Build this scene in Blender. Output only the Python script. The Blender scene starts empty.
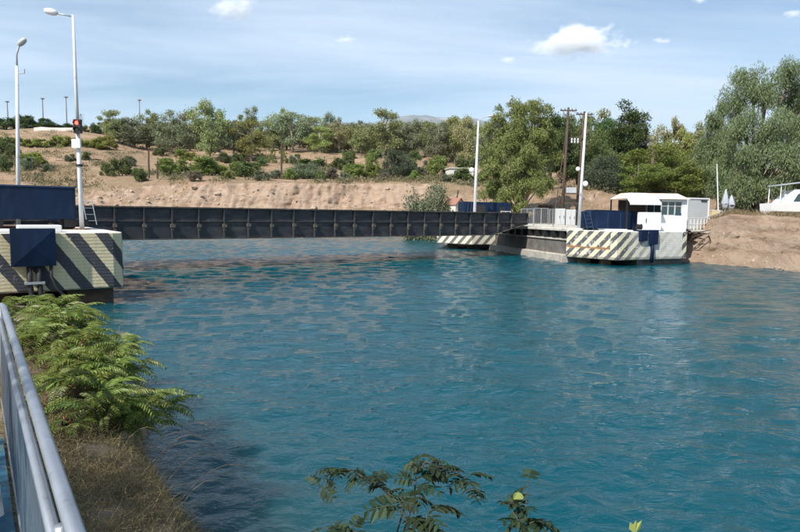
import bpy, bmesh, math, random
import numpy as np
from mathutils import Vector, Matrix

# ------------------------------------------------------------------ camera, world, sun, exposure
SC = bpy.context.scene
COL = SC.collection
F = 610.0 / 800.0
CAM_H = 3.4
PITCH = math.atan(51.4 / 610.0)
ROLL = math.radians(0.7)
fwd = Vector((0, math.cos(PITCH), -math.sin(PITCH)))
up0 = Vector((0, math.sin(PITCH), math.cos(PITCH)))
rt0 = Vector((1, 0, 0))
RT = rt0 * math.cos(ROLL) + up0 * math.sin(ROLL)
UP = up0 * math.cos(ROLL) - rt0 * math.sin(ROLL)
cam = bpy.data.cameras.new("camera")
camo = bpy.data.objects.new("camera", cam)
COL.objects.link(camo)
cam.sensor_width = 36.0
cam.lens = 36.0 * F
cam.clip_start = 0.05
cam.clip_end = 40000
M3 = Matrix((RT, UP, -fwd)).transposed()
camo.matrix_world = Matrix.Translation((0, 0, CAM_H)) @ M3.to_4x4()
SC.camera = camo

SUN_AZ = (-0.62, -0.785)          # horizontal direction towards the sun
SUN_EL = math.radians(46)
world = bpy.data.worlds.new("World")
SC.world = world
world.use_nodes = True
wn, wl = world.node_tree.nodes, world.node_tree.links
wn.clear()
w_out = wn.new("ShaderNodeOutputWorld")
w_bg = wn.new("ShaderNodeBackground")
w_bg.inputs["Strength"].default_value = 0.10
sky = wn.new("ShaderNodeTexSky")
sky.sky_type = 'NISHITA'
sky.sun_disc = False
sky.sun_elevation = SUN_EL
sky.sun_rotation = math.atan2(SUN_AZ[0], SUN_AZ[1]) % (2 * math.pi)
sky.altitude = 10
sky.air_density = 1.25
sky.dust_density = 0.05
sky.ozone_density = 3.2
# thin cirrus veil over the whole sky: noise on a flat layer high above
tc = wn.new("ShaderNodeTexCoord")
sx = wn.new("ShaderNodeSeparateXYZ")
wl.new(tc.outputs["Generated"], sx.inputs[0])


def wmath(op, a, b=None, clamp=False):
    n = wn.new("ShaderNodeMath")
    n.operation = op
    n.use_clamp = clamp
    for i, v in enumerate((a, b)):
        if v is None:
            continue
        if isinstance(v, (int, float)):
            n.inputs[i].default_value = v
        else:
            wl.new(v, n.inputs[i])
    return n.outputs[0]


zz = wmath('ADD', wmath('MAXIMUM', sx.outputs[2], 0.0), 0.09)
cx = wmath('DIVIDE', sx.outputs[0], zz)
cy = wmath('DIVIDE', sx.outputs[1], zz)
cmb = wn.new("ShaderNodeCombineXYZ")
wl.new(cx, cmb.inputs[0])
wl.new(cy, cmb.inputs[1])
mp = wn.new("ShaderNodeMapping")
mp.inputs["Rotation"].default_value = (0, 0, math.radians(-14))
mp.inputs["Scale"].default_value = (0.30, 1.0, 1)
mp.inputs["Location"].default_value = (1.7, 9.3, 0)
wl.new(cmb.outputs[0], mp.inputs[0])
nz1 = wn.new("ShaderNodeTexNoise")
nz1.inputs["Scale"].default_value = 1.0
nz1.inputs["Detail"].default_value = 9
nz1.inputs["Roughness"].default_value = 0.55
nz1.inputs["Distortion"].default_value = 0.5
wl.new(mp.outputs[0], nz1.inputs["Vector"])
cr = wn.new("ShaderNodeValToRGB")
cr.color_ramp.elements[0].position = 0.38
cr.color_ramp.elements[0].color = (0.03, 0.03, 0.03, 1)
cr.color_ramp.elements[1].position = 0.64
cr.color_ramp.elements[1].color = (0.95, 0.95, 0.95, 1)
wl.new(nz1.outputs[0], cr.inputs[0])
wmix = wn.new("ShaderNodeMix")
wmix.data_type = 'RGBA'
wl.new(cr.outputs[0], wmix.inputs["Factor"])
wl.new(sky.outputs[0], wmix.inputs["A"])
wmix.inputs["B"].default_value = (5.6, 6.7, 8.1, 1)
wl.new(wmix.outputs["Result"], w_bg.inputs["Color"])
wl.new(w_bg.outputs[0], w_out.inputs["Surface"])

sun = bpy.data.lights.new("sun", 'SUN')
sun.energy = 5.0
sun.angle = math.radians(0.53)
sun.color = (1.0, 0.95, 0.87)
suno = bpy.data.objects.new("sun", sun)
COL.objects.link(suno)
sv = Vector((SUN_AZ[0] * math.cos(SUN_EL), SUN_AZ[1] * math.cos(SUN_EL), math.sin(SUN_EL)))
suno.rotation_euler = (-sv).to_track_quat('-Z', 'Y').to_euler()

SC.view_settings.view_transform = 'Standard'
SC.view_settings.look = 'None'
SC.view_settings.exposure = 0.42
SC.view_settings.gamma = 1.0
SC.render.engine = 'CYCLES'
SC.cycles.use_denoising = True
SC.cycles.max_bounces = 8
SC.cycles.diffuse_bounces = 3
SC.cycles.glossy_bounces = 3
SC.cycles.transmission_bounces = 4
SC.cycles.transparent_max_bounces = 8
SC.cycles.volume_bounces = 4
SC.cycles.caustics_reflective = False
SC.cycles.caustics_refractive = False

rng = np.random.default_rng(11)
R = math.radians


# ------------------------------------------------------------------ geometry helpers
def ray(x, y):
    return fwd + RT * ((x - 400) / 610.0) - UP * ((y - 266) / 610.0)


def W(x, y, depth):
    """world point seen at photo pixel (x, y), at distance `depth` along +Y"""
    d = ray(x, y)
    return Vector((0, 0, CAM_H)) + d * (depth / d.y)


def G(x, y, h):
    """world point at height h seen at photo pixel (x, y)"""
    d = ray(x, y)
    return Vector((0, 0, CAM_H)) + d * ((h - CAM_H) / d.z)


def bearing_pt(x, depth, h):
    p = W(x, 214, depth)
    return Vector((p.x, depth, h))


class MB:
    """collects pieces of one mesh"""

    def __init__(self):
        self.v, self.f, self.uv = [], [], []

    def add(self, verts, faces, uvs=None):
        o = len(self.v)
        self.v += [tuple(p) for p in verts]
        for k, fc in enumerate(faces):
            self.f.append(tuple(i + o for i in fc))
            self.uv.append(uvs[k] if uvs else None)

    def box(self, lo, hi):
        x0, y0, z0 = lo
        x1, y1, z1 = hi
        self.add([(x0, y0, z0), (x1, y0, z0), (x1, y1, z0), (x0, y1, z0), (x0, y0, z1), (x1, y0, z1), (x1, y1, z1), (x0, y1, z1)],
                 [(0, 3, 2, 1), (4, 5, 6, 7), (0, 1, 5, 4), (1, 2, 6, 5), (2, 3, 7, 6), (3, 0, 4, 7)])
        return self

    def prism(self, poly, z0, z1, inset=0.0):
        """extruded polygon (counter-clockwise from above), side uv in metres"""
        n = len(poly)
        c = (sum(p[0] for p in poly) / n, sum(p[1] for p in poly) / n)
        top = []
        for p in poly:
            d = math.hypot(p[0] - c[0], p[1] - c[1])
            k = 1 - inset / d if d else 1
            top.append((c[0] + (p[0] - c[0]) * k, c[1] + (p[1] - c[1]) * k))
        vs = [(p[0], p[1], z0) for p in poly] + [(p[0], p[1], z1) for p in top]
        fs = [tuple(reversed(range(n))), tuple(range(n, 2 * n))]
        uv = [[(0, -9)] * n, [(p[0], 50 + p[1]) for p in top]]
        acc = 0
        for i in range(n):
            j = (i + 1) % n
            L = math.hypot(poly[j][0] - poly[i][0], poly[j][1] - poly[i][1])
            fs.append((i, j, n + j, n + i))
            uv.append([(acc, z0), (acc + L, z0), (acc + L, z1), (acc, z1)])
            acc += L
        self.add(vs, fs, uv)
        return self

    def xzprism(self, poly, y0, y1):
        """polygon in x-z extruded along y"""
        n = len(poly)
        vs = [(p[0], y0, p[1]) for p in poly] + [(p[0], y1, p[1]) for p in poly]
        fs = [tuple(range(n)), tuple(reversed(range(n, 2 * n)))]
        for i in range(n):
            j = (i + 1) % n
            fs.append((j, i, n + i, n + j))
        self.add(vs, fs)
        return self

    def tube(self, pts, rad, n=8, cap=True):
        pts = [Vector(p) for p in pts]
        if isinstance(rad, (int, float)):
            rad = [rad] * len(pts)
        vs, fs = [], []
        prev = None
        for i, p in enumerate(pts):
            t = (pts[min(i + 1, len(pts) - 1)] - pts[max(i - 1, 0)]).normalized()
            if prev is None:
                a = t.orthogonal().normalized()
            else:
                a = (prev - t * prev.dot(t))
                a = a.normalized() if a.length > 1e-6 else t.orthogonal().normalized()
            prev = a
            b = t.cross(a)
            for k in range(n):
                th = 2 * math.pi * k / n
                vs.append(p + (a * math.cos(th) + b * math.sin(th)) * rad[i])
        for i in range(len(pts) - 1):
            for k in range(n):
                k2 = (k + 1) % n
                fs.append((i * n + k, i * n + k2, (i + 1) * n + k2, (i + 1) * n + k))
        if cap:
            fs.append(tuple(reversed(range(n))))
            fs.append(tuple(range((len(pts) - 1) * n, len(pts) * n)))
        self.add(vs, fs)
        return self

    def lathe(self, prof, center=(0, 0, 0), n=16, axis=Vector((0, 0, 1))):
        """profile of (radius, height) turned round an axis"""
        axis = Vector(axis).normalized()
        a = axis.orthogonal().normalized()
        b = axis.cross(a)
        c = Vector(center)
        vs, fs = [], []
        for r, h in prof:
            for k in range(n):
                th = 2 * math.pi * k / n
                vs.append(c + axis * h + (a * math.cos(th) + b * math.sin(th)) * r)
        for i in range(len(prof) - 1):
            for k in range(n):
                k2 = (k + 1) % n
                fs.append((i * n + k, i * n + k2, (i + 1) * n + k2, (i + 1) * n + k))
        fs.append(tuple(reversed(range(n))))
        fs.append(tuple(range((len(prof) - 1) * n, len(prof) * n)))
        self.add(vs, fs)
        return self

    def mesh(self, name):
        me = bpy.data.meshes.new(name)
        me.from_pydata(self.v, [], self.f)
        if any(u is not None for u in self.uv):
            lay = me.uv_layers.new(name="UVMap")
            k = 0
            for fc, u in zip(self.f, self.uv):
                for i in range(len(fc)):
                    lay.data[k].uv = u[i] if u else (0, -9)
                    k += 1
        me.update()
        return me


def np_mesh(name, v, q):
    """fast mesh from arrays: v (N,3), q (M,4) or (M,3)"""
    me = bpy.data.meshes.new(name)
    v = np.asarray(v, dtype=np.float32)
    q = np.asarray(q, dtype=np.int32)
    n = q.shape[1]
    me.vertices.add(len(v))
    me.vertices.foreach_set("co", v.ravel())
    me.loops.add(q.size)
    me.loops.foreach_set("vertex_index", q.ravel())
    me.polygons.add(len(q))
    me.polygons.foreach_set("loop_start", np.arange(0, q.size, n, dtype=np.int32))
    me.update(calc_edges=True)
    me.validate()
    return me


def obj(name, geo, m, parent=None, loc=(0, 0, 0), rot=(0, 0, 0), smooth=False, bevel=0.0, label=None):
    me = geo.mesh(name) if isinstance(geo, MB) else geo
    o = bpy.data.objects.new(name, me)
    COL.objects.link(o)
    if m is not None and len(me.materials) == 0:
        me.materials.append(m)
    o.parent = parent
    o.location = loc
    o.rotation_euler = rot
    if smooth:
        me.polygons.foreach_set("use_smooth", [True] * len(me.polygons))
    if bevel:
        b = o.modifiers.new("bevel", 'BEVEL')
        b.width = bevel
        b.segments = 2
        b.limit_method = 'ANGLE'
    if label:
        o["label"] = label
    return o


def tag(o, label, cat, group=None):
    o["label"] = label
    o["category"] = cat
    if group:
        o["group"] = group
    return o


def thing(name, label, cat, loc=(0, 0, 0), rz=0.0, group=None, scale=None):
    o = bpy.data.objects.new(name, None)
    COL.objects.link(o)
    o.empty_display_size = 0.2
    o.location = loc
    o.rotation_euler = (0, 0, rz)
    if scale:
        o.scale = scale
    return tag(o, label, cat, group)


def struct(o):
    o["kind"] = "structure"
    return o


def vnoise(x, y, seed=0):
    """smooth value noise on arrays"""
    x = np.asarray(x, dtype=np.float64)
    y = np.asarray(y, dtype=np.float64)
    xi, yi = np.floor(x), np.floor(y)
    fx, fy = x - xi, y - yi
    fx = fx * fx * (3 - 2 * fx)
    fy = fy * fy * (3 - 2 * fy)

    def h(a, b):
        s = np.sin(a * 127.1 + b * 311.7 + seed * 74.7) * 43758.5453
        return s - np.floor(s)
    return ((h(xi, yi) * (1 - fx) + h(xi + 1, yi) * fx) * (1 - fy) + (h(xi, yi + 1) * (1 - fx) + h(xi + 1, yi + 1) * fx) * fy) * 2 - 1


def fbm(x, y, seed=0, oct=4, gain=0.5):
    a, s, t = 1.0, 1.0, 0
    for i in range(oct):
        t = t + a * vnoise(x * s, y * s, seed + i * 13)
        a *= gain
        s *= 2.03
    return t


# ------------------------------------------------------------------ materials
class NT:
    def __init__(self, name):
        self.m = bpy.data.materials.new(name)
        self.m.use_nodes = True
        self.n = self.m.node_tree.nodes
        self.l = self.m.node_tree.links
        self.b = self.n.get("Principled BSDF")
        self.out = self.n.get("Material Output")

    def node(self, t, **kw):
        n = self.n.new(t)
        for k, v in kw.items():
            setattr(n, k, v)
        return n

    def link(self, a, b):
        self.l.new(a, b)

    def coords(self, kind="Object"):
        return self.node("ShaderNodeTexCoord").outputs[kind]

    def mapping(self, vec, scale=(1, 1, 1), loc=(0, 0, 0), rot=(0, 0, 0)):
        m = self.node("ShaderNodeMapping")
        m.inputs["Scale"].default_value = scale
        m.inputs["Location"].default_value = loc
        m.inputs["Rotation"].default_value = rot
        self.link(vec, m.inputs[0])
        return m.outputs[0]

    def noise(self, vec, scale=5, detail=4, rough=0.55, dist=0.0):
        n = self.node("ShaderNodeTexNoise")
        n.inputs["Scale"].default_value = scale
        n.inputs["Detail"].default_value = detail
        n.inputs["Roughness"].default_value = rough
        n.inputs["Distortion"].default_value = dist
        self.link(vec, n.inputs["Vector"])
        return n.outputs[0]

    def ramp(self, fac, stops):
        r = self.node("ShaderNodeValToRGB")
        e = r.color_ramp.elements
        while len(e) < len(stops):
            e.new(0.5)
        for i, (p, c) in enumerate(stops):
            e[i].position = p
            e[i].color = tuple(c) + (1,) if len(c) == 3 else c
        self.link(fac, r.inputs[0])
        return r.outputs[0]

    def mix(self, fac, a, b, mode='MIX'):
        m = self.node("ShaderNodeMix", data_type='RGBA', blend_type=mode)
        for s, v in (("Factor", fac), ("A", a), ("B", b)):
            if isinstance(v, (int, float)):
                m.inputs[s].default_value = v
            elif isinstance(v, tuple):
                m.inputs[s].default_value = v + (1,) if len(v) == 3 else v
            else:
                self.link(v, m.inputs[s])
        return m.outputs["Result"]

    def math(self, op, a, b=0.0, clamp=False):
        m = self.node("ShaderNodeMath", operation=op, use_clamp=clamp)
        for i, v in enumerate((a, b)):
            if isinstance(v, (int, float)):
                m.inputs[i].default_value = v
            else:
                self.link(v, m.inputs[i])
        return m.outputs[0]

    def bump(self, h, strength=0.3, dist=0.05):
        b = self.node("ShaderNodeBump")
        b.inputs["Strength"].default_value = strength
        b.inputs["Distance"].default_value = dist
        self.link(h, b.inputs["Height"])
        self.link(b.outputs[0], self.b.inputs["Normal"])
        return b

    def base(self, c):
        if isinstance(c, tuple):
            self.b.inputs["Base Color"].default_value = c + (1,)
        else:
            self.link(c, self.b.inputs["Base Color"])

    def set(self, **kw):
        for k, v in kw.items():
            self.b.inputs[k.replace("_", " ")].default_value = v


def plain(name, col, rough=0.6, var=0.25, scale=3.0, bump=0.15, metal=0.0, dirt=None, dirt_amt=0.5, stretch=(1, 1, 1)):
    """one base colour with mottling, optional dirt/rust patches and fine relief"""
    t = NT(name)
    co = t.mapping(t.coords("Object"), scale=stretch)
    n1 = t.noise(co, scale, 5, 0.6)
    lo = tuple(c * (1 - var) for c in col)
    hi = tuple(min(1, c * (1 + var)) for c in col)
    c = t.ramp(n1, [(0.3, lo), (0.7, hi)])
    if dirt:
        n2 = t.noise(co, scale * 1.7, 6, 0.65, 0.3)
        f = t.ramp(n2, [(0.62 - 0.2 * dirt_amt, (0, 0, 0)), (0.74 - 0.1 * dirt_amt, (1, 1, 1))])
        c = t.mix(f, c, dirt)
    t.base(c)
    t.set(Roughness=rough, Metallic=metal)
    if bump:
        t.bump(t.noise(co, scale * 8, 4, 0.6), bump, 0.02)
    return t.m


def leaf_mat(name, c1, c2, trans=0.35, rough=0.55, per_obj=0.25):
    t = NT(name)
    g = t.node("ShaderNodeNewGeometry")
    oi = t.node("ShaderNodeObjectInfo")
    c = t.mix(g.outputs["Random Per Island"], c1, c2)
    hsv = t.node("ShaderNodeHueSaturation")
    t.link(c, hsv.inputs["Color"])
    t.link(t.math('ADD', t.math('MULTIPLY', oi.outputs["Random"], 0.05), 0.475), hsv.inputs["Hue"])
    t.link(t.math('ADD', t.math('MULTIPLY', oi.outputs["Random"], 2 * per_obj), 1 - per_obj), hsv.inputs["Value"])
    col = hsv.outputs[0]
    t.base(col)
    t.set(Roughness=rough)
    t.b.inputs["Specular IOR Level"].default_value = 0.3
    tr = t.node("ShaderNodeBsdfTranslucent")
    t.link(t.mix(0.5, col, (0.16, 0.20, 0.03)), tr.inputs["Color"])
    mx = t.node("ShaderNodeMixShader")
    mx.inputs[0].default_value = trans
    t.link(t.b.outputs[0], mx.inputs[1])
    t.link(tr.outputs[0], mx.inputs[2])
    t.link(mx.outputs[0], t.out.inputs["Surface"])
    return t.m


def stripe_mat(name, paint, dark, period, slant, duty=0.5, phase=0.0, wear=0.3, row=None, rust=0.0, fade=None, concrete=(0.42, 0.40, 0.36)):
    """painted diagonal hazard bands; uv = metres along the face, height"""
    t = NT(name)
    uv = t.coords("UV")
    obj_co = t.coords("Object")
    s = t.node("ShaderNodeSeparateXYZ")
    t.link(uv, s.inputs[0])
    wob = t.math('MULTIPLY', t.math('SUBTRACT', t.noise(obj_co, 2.2, 5, 0.6), 0.5), 0.10)
    sl = t.math('MULTIPLY', s.outputs[1], slant)
    if row is not None:      # bands step sideways below a crack
        st = t.math('MULTIPLY', t.math('LESS_THAN', s.outputs[1], row), t.math('GREATER_THAN', s.outputs[0], 26.0))
        sl = t.math('ADD', sl, t.math('MULTIPLY', st, period * 0.35))
    q = t.math('ADD', t.math('ADD', s.outputs[0], sl), wob)
    fr = t.math('FRACT', t.math('ADD', t.math('DIVIDE', q, period), phase))
    isd = t.math('LESS_THAN', fr, duty)
    onside = t.math('MULTIPLY', t.math('LESS_THAN', s.outputs[1], 30.0), t.math('GREATER_THAN', s.outputs[1], -5.0))
    isd = t.math('MULTIPLY', isd, onside)
    n1 = t.noise(obj_co, 1.3, 5, 0.6)
    pc = t.mix(t.ramp(n1, [(0.3, (0, 0, 0)), (0.7, (1, 1, 1))]), tuple(c * 0.86 for c in paint), paint)
    dk = t.mix(t.noise(obj_co, 6, 4, 0.6), tuple(c * 0.7 for c in dark), tuple(c * 1.6 for c in dark))
    col = t.mix(isd, pc, dk)
    # plain concrete on the top face
    top = t.mix(t.noise(obj_co, 1.6, 6, 0.65), tuple(c * 1.15 for c in concrete), tuple(min(1, c * 1.7) for c in concrete))
    col = t.mix(onside, top, col)
    # worn patches: bare concrete shows
    wn_ = t.noise(obj_co, 3.2, 8, 0.72, 0.4)
    wf = t.ramp(wn_, [(0.68 - 0.22 * wear, (0, 0, 0)), (0.72 - 0.20 * wear, (0.85, 0.85, 0.85))])
    if fade is not None:     # paint lost towards one end of the wall
        ff = t.math('MULTIPLY', t.math('SUBTRACT', s.outputs[0], fade[0]), 1.0 / (fade[1] - fade[0]), clamp=True)
        wf = t.math('MAXIMUM', wf, t.math('MULTIPLY', t.math('MULTIPLY', ff, t.math('LESS_THAN', s.outputs[0], fade[2])), t.ramp(t.noise(obj_co, 1.1, 6, 0.7), [(0.33, (0.55, 0.55, 0.55)), (0.55, (1, 1, 1))])), clamp=True)
    wc = t.mix(t.noise(obj_co, 4, 5, 0.6), concrete, tuple(min(1, c * 1.5) for c in concrete))
    col = t.mix(wf, col, wc)
    # fine horizontal board marks and streaks
    streak = t.noise(t.mapping(obj_co, scale=(5, 5, 0.35)), 1.5, 5, 0.7)
    col = t.mix(t.ramp(streak, [(0.55, (0, 0, 0)), (0.85, (0.55, 0.55, 0.55))]), col, (0.16, 0.13, 0.10))
    if rust:
        d = t.math('ABSOLUTE', t.math('SUBTRACT', t.math('ADD', s.outputs[1], t.math('MULTIPLY', t.math('SUBTRACT', t.noise(obj_co, 1.7, 4, 0.6), 0.5), 0.28)), row if row is not None else 1.4))
        rf = t.math('MULTIPLY', t.ramp(d, [(0.02, (1, 1, 1)), (0.13, (0, 0, 0))]), t.math('MULTIPLY', t.math('POWER', t.noise(obj_co, 2.0, 5, 0.7), 2.0), rust * 3.2), clamp=True)
        rf = t.math('MULTIPLY', rf, t.math('GREATER_THAN', s.outputs[0], 26.0))
        col = t.mix(rf, col, (0.40, 0.20, 0.07))
        ck = t.ramp(d, [(0.008, (1, 1, 1)), (0.02, (0, 0, 0))])
        col = t.mix(t.math('MULTIPLY', t.math('MULTIPLY', ck, rust), t.math('GREATER_THAN', s.outputs[0], 26.0)), col, (0.05, 0.035, 0.02))
    # grime towards the splash zone (a stain with its own edge)
    gr = t.math('LESS_THAN', t.math('ADD', s.outputs[1], t.math('MULTIPLY', t.noise(obj_co, 2.5, 5, 0.7), 0.35)), 0.78)
    gr = t.math('MULTIPLY', t.math('MULTIPLY', gr, t.math('GREATER_THAN', s.outputs[1], -5.0)), 0.55)
    col = t.mix(gr, col, (0.10, 0.095, 0.08))
    t.base(col)
    t.set(Roughness=0.85)
    hb = t.node("ShaderNodeTexWave", wave_type='BANDS', bands_direction='Z')
    hb.inputs["Scale"].default_value = 2.6
    hb.inputs["Distortion"].default_value = 1.0
    t.link(obj_co, hb.inputs["Vector"])
    h = t.math('ADD', t.math('MULTIPLY', hb.outputs[1], 0.25), t.math('ADD', t.noise(obj_co, 9, 6, 0.7), t.math('MULTIPLY', wf, -0.5)))
    t.bump(h, 0.55, 0.03)
    return t.m


M = {}
M['concrete'] = plain('concrete', (0.40, 0.37, 0.32), 0.9, 0.25, 1.2, 0.5, dirt=(0.22, 0.19, 0.15), dirt_amt=0.4)
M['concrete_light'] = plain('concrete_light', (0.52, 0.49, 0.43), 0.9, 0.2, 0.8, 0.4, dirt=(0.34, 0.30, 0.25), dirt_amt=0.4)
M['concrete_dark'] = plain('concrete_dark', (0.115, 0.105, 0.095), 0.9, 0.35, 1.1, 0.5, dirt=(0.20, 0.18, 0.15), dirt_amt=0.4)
M['pile'] = plain('pile', (0.075, 0.055, 0.042), 0.85, 0.4, 2.0, 0.6, dirt=(0.16, 0.075, 0.035), dirt_amt=0.8)
M['rust'] = plain('rust', (0.15, 0.075, 0.04), 0.9, 0.4, 4.0, 0.5, dirt=(0.25, 0.20, 0.15), dirt_amt=0.5)
M['rust_block'] = plain('rust_block', (0.09, 0.075, 0.06), 0.9, 0.4, 5.0, 0.5, dirt=(0.20, 0.17, 0.13), dirt_amt=0.7)
M['girder'] = plain('girder', (0.021, 0.023, 0.029), 0.6, 0.45, 0.9, 0.35, dirt=(0.060, 0.058, 0.058), dirt_amt=0.8, stretch=(0.5, 1, 1.3))
M['girder_edge'] = plain('girder_edge', (0.055, 0.048, 0.042), 0.7, 0.35, 2.5, 0.3, dirt=(0.17, 0.13, 0.095), dirt_amt=0.6)
M['rib'] = plain('rib', (0.045, 0.045, 0.047), 0.6, 0.35, 2.0, 0.2, dirt=(0.08, 0.075, 0.07), dirt_amt=0.6)
M['blue'] = plain('blue', (0.0025, 0.012, 0.038), 0.6, 0.25, 0.8, 0.08, dirt=(0.008, 0.022, 0.055), dirt_amt=0.5, stretch=(1.6, 1.6, .5))
for _n in M['blue'].node_tree.nodes:
    if _n.type == 'BSDF_PRINCIPLED':
        _n.inputs['Specular IOR Level'].default_value = .2
M['blue_edge'] = plain('blue_edge', (0.015, 0.035, 0.085), 0.45, 0.2, 2.0, 0.05)
M['black'] = plain('black', (0.012, 0.012, 0.013), 0.55, 0.3, 4.0, 0.1)
M['white'] = plain('white', (0.74, 0.74, 0.73), 0.5, 0.05, 0.9, 0.04, dirt=(0.60, 0.58, 0.53), dirt_amt=0.2)
M['white_gloss'] = plain('white_gloss', (0.80, 0.80, 0.80), 0.22, 0.03, 0.7, 0.0)
M['roof_white'] = plain('roof_white', (0.72, 0.70, 0.66), 0.6, 0.08, 0.7, 0.1, dirt=(0.50, 0.32, 0.18), dirt_amt=0.75)
M['panel_grey'] = plain('panel_grey', (0.47, 0.48, 0.48), 0.55, 0.06, 0.8, 0.05)
M['galv'] = plain('galv', (0.42, 0.44, 0.46), 0.45, 0.15, 3.0, 0.1, metal=0.55)
M['rail_steel'] = plain('rail_steel', (0.36, 0.38, 0.41), 0.38, 0.10, 6.0, 0.05, metal=0.65, dirt=(0.25, 0.26, 0.28), dirt_amt=0.3)
M['mesh_steel'] = plain('mesh_steel', (0.30, 0.32, 0.35), 0.5, 0.2, 8.0, 0.0, metal=0.5)
M['pole_white'] = plain('pole_white', (0.66, 0.67, 0.68), 0.5, 0.08, 1.5, 0.05, dirt=(0.42, 0.40, 0.37), dirt_amt=0.3)
M['pole_grey'] = plain('pole_grey', (0.40, 0.41, 0.42), 0.55, 0.15, 1.5, 0.1)
M['wood'] = plain('wood', (0.075, 0.050, 0.034), 0.85, 0.35, 3.0, 0.4, stretch=(3, 3, 0.4))
M['wood_grey'] = plain('wood_grey', (0.16, 0.13, 0.10), 0.85, 0.3, 3.0, 0.4, stretch=(3, 3, 0.4))
M['trunk'] = plain('trunk', (0.16, 0.12, 0.09), 0.9, 0.35, 3.0, 0.5, stretch=(2, 2, 0.5))
M['trunk_pale'] = plain('trunk_pale', (0.33, 0.28, 0.22), 0.9, 0.3, 3.0, 0.4, stretch=(2, 2, 0.5))
M['twig'] = plain('twig', (0.075, 0.05, 0.035), 0.8, 0.3, 8.0, 0.2)
M['stem_red'] = plain('stem_red', (0.22, 0.07, 0.045), 0.6, 0.3, 8.0, 0.1)
M['roof_red'] = plain('roof_red', (0.30, 0.15, 0.11), 0.85, 0.2, 4.0, 0.3)
M['plaster'] = plain('plaster', (0.62, 0.60, 0.55), 0.85, 0.12, 1.5, 0.2, dirt=(0.45, 0.40, 0.34), dirt_amt=0.35)
M['fabric_grey'] = plain('fabric_grey', (0.34, 0.37, 0.41), 0.85, 0.15, 4.0, 0.2)
M['yellow'] = plain('yellow', (0.60, 0.46, 0.22), 0.7, 0.15, 2.0, 0.1)
M['rubber'] = plain('rubber', (0.018, 0.018, 0.018), 0.7, 0.3, 5.0, 0.1)
M['dish'] = plain('dish', (0.72, 0.72, 0.70), 0.5, 0.05, 3.0, 0.0)
M['teal_floor'] = plain('teal_floor', (0.03, 0.13, 0.20), 0.6, 0.25, 6.0, 0.2, dirt=(0.02, 0.03, 0.04), dirt_amt=0.2)
M['stone'] = plain('stone', (0.36, 0.28, 0.21), 0.95, 0.3, 2.0, 0.6)
M['floodlight_mast'] = plain('floodlight_mast', (0.20, 0.21, 0.23), 0.6, 0.1, 1.0, 0.0)

t = NT('glass')
t.base((0.02, 0.05, 0.06))
t.set(Roughness=0.06)
t.b.inputs["Specular IOR Level"].default_value = 0.8
M['glass'] = t.m
t = NT('red_lens')
t.base((0.5, 0.01, 0.01))
t.b.inputs["Emission Color"].default_value = (1.0, 0.05, 0.03, 1)
t.b.inputs["Emission Strength"].default_value = 6.0
M['red_lens'] = t.m
t = NT('dark_lens')
t.base((0.03, 0.05, 0.03))
t.set(Roughness=0.2)
M['dark_lens'] = t.m

# foliage
M['euc'] = leaf_mat('euc', (0.18, 0.21, 0.085), (0.38, 0.40, 0.18), 0.42)
M['euc_grey'] = leaf_mat('euc_grey', (0.16, 0.19, 0.11), (0.35, 0.37, 0.23), 0.40)
M['euc_yellow'] = leaf_mat('euc_yellow', (0.22, 0.25, 0.07), (0.43, 0.44, 0.16), 0.45)
M['euc_brown'] = leaf_mat('euc_brown', (0.21, 0.19, 0.095), (0.38, 0.34, 0.19), 0.35)
M['euc_big'] = leaf_mat('euc_big', (0.095, 0.14, 0.06), (0.24, 0.295, 0.15), 0.28, per_obj=0.06)
M['euc_mid'] = leaf_mat('euc_mid', (0.12, 0.165, 0.045), (0.29, 0.33, 0.115), 0.32, per_obj=0.06)
M['pine'] = leaf_mat('pine', (0.032, 0.065, 0.018), (0.10, 0.145, 0.04), 0.2)
M['pine_bright'] = leaf_mat('pine_bright', (0.095, 0.14, 0.028), (0.25, 0.295, 0.07), 0.25, per_obj=0.1)
M['olive'] = leaf_mat('olive', (0.042, 0.060, 0.036), (0.115, 0.135, 0.085), 0.2, per_obj=0.12)
M['bush_dark'] = leaf_mat('bush_dark', (0.075, 0.11, 0.035), (0.20, 0.25, 0.09), 0.25)
M['bush_bright'] = leaf_mat('bush_bright', (0.15, 0.20, 0.05), (0.31, 0.37, 0.11), 0.35, per_obj=0.12)
M['bush_grey'] = leaf_mat('bush_grey', (0.11, 0.135, 0.075), (0.235, 0.26, 0.16), 0.2)
M['vine'] = leaf_mat('vine', (0.19, 0.22, 0.04), (0.38, 0.39, 0.10), 0.35, per_obj=0.12)
M['dry_bush'] = leaf_mat('dry_bush', (0.14, 0.11, 0.08), (0.25, 0.21, 0.16), 0.2)
M['ailanthus'] = leaf_mat('ailanthus', (0.12, 0.165, 0.032), (0.29, 0.34, 0.085), 0.42, 0.38, per_obj=0.22)
M['pistacia'] = leaf_mat('pistacia', (0.014, 0.026, 0.010), (0.042, 0.062, 0.024), 0.2, 0.6, per_obj=0.15)  # leaf colour darkened to stand in for shade on the foreground twigs
M['yellow_leaf'] = leaf_mat('yellow_leaf', (0.30, 0.34, 0.08), (0.40, 0.42, 0.14), 0.4)
M['scrub'] = leaf_mat('scrub', (0.075, 0.075, 0.04), (0.20, 0.17, 0.10), 0.2)
M['dry_grass'] = leaf_mat('dry_grass', (0.20, 0.15, 0.085), (0.40, 0.32, 0.19), 0.3, 0.8)
M['grass_near'] = leaf_mat('grass_near', (0.13, 0.095, 0.05), (0.36, 0.27, 0.155), 0.3, 0.8)

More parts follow.
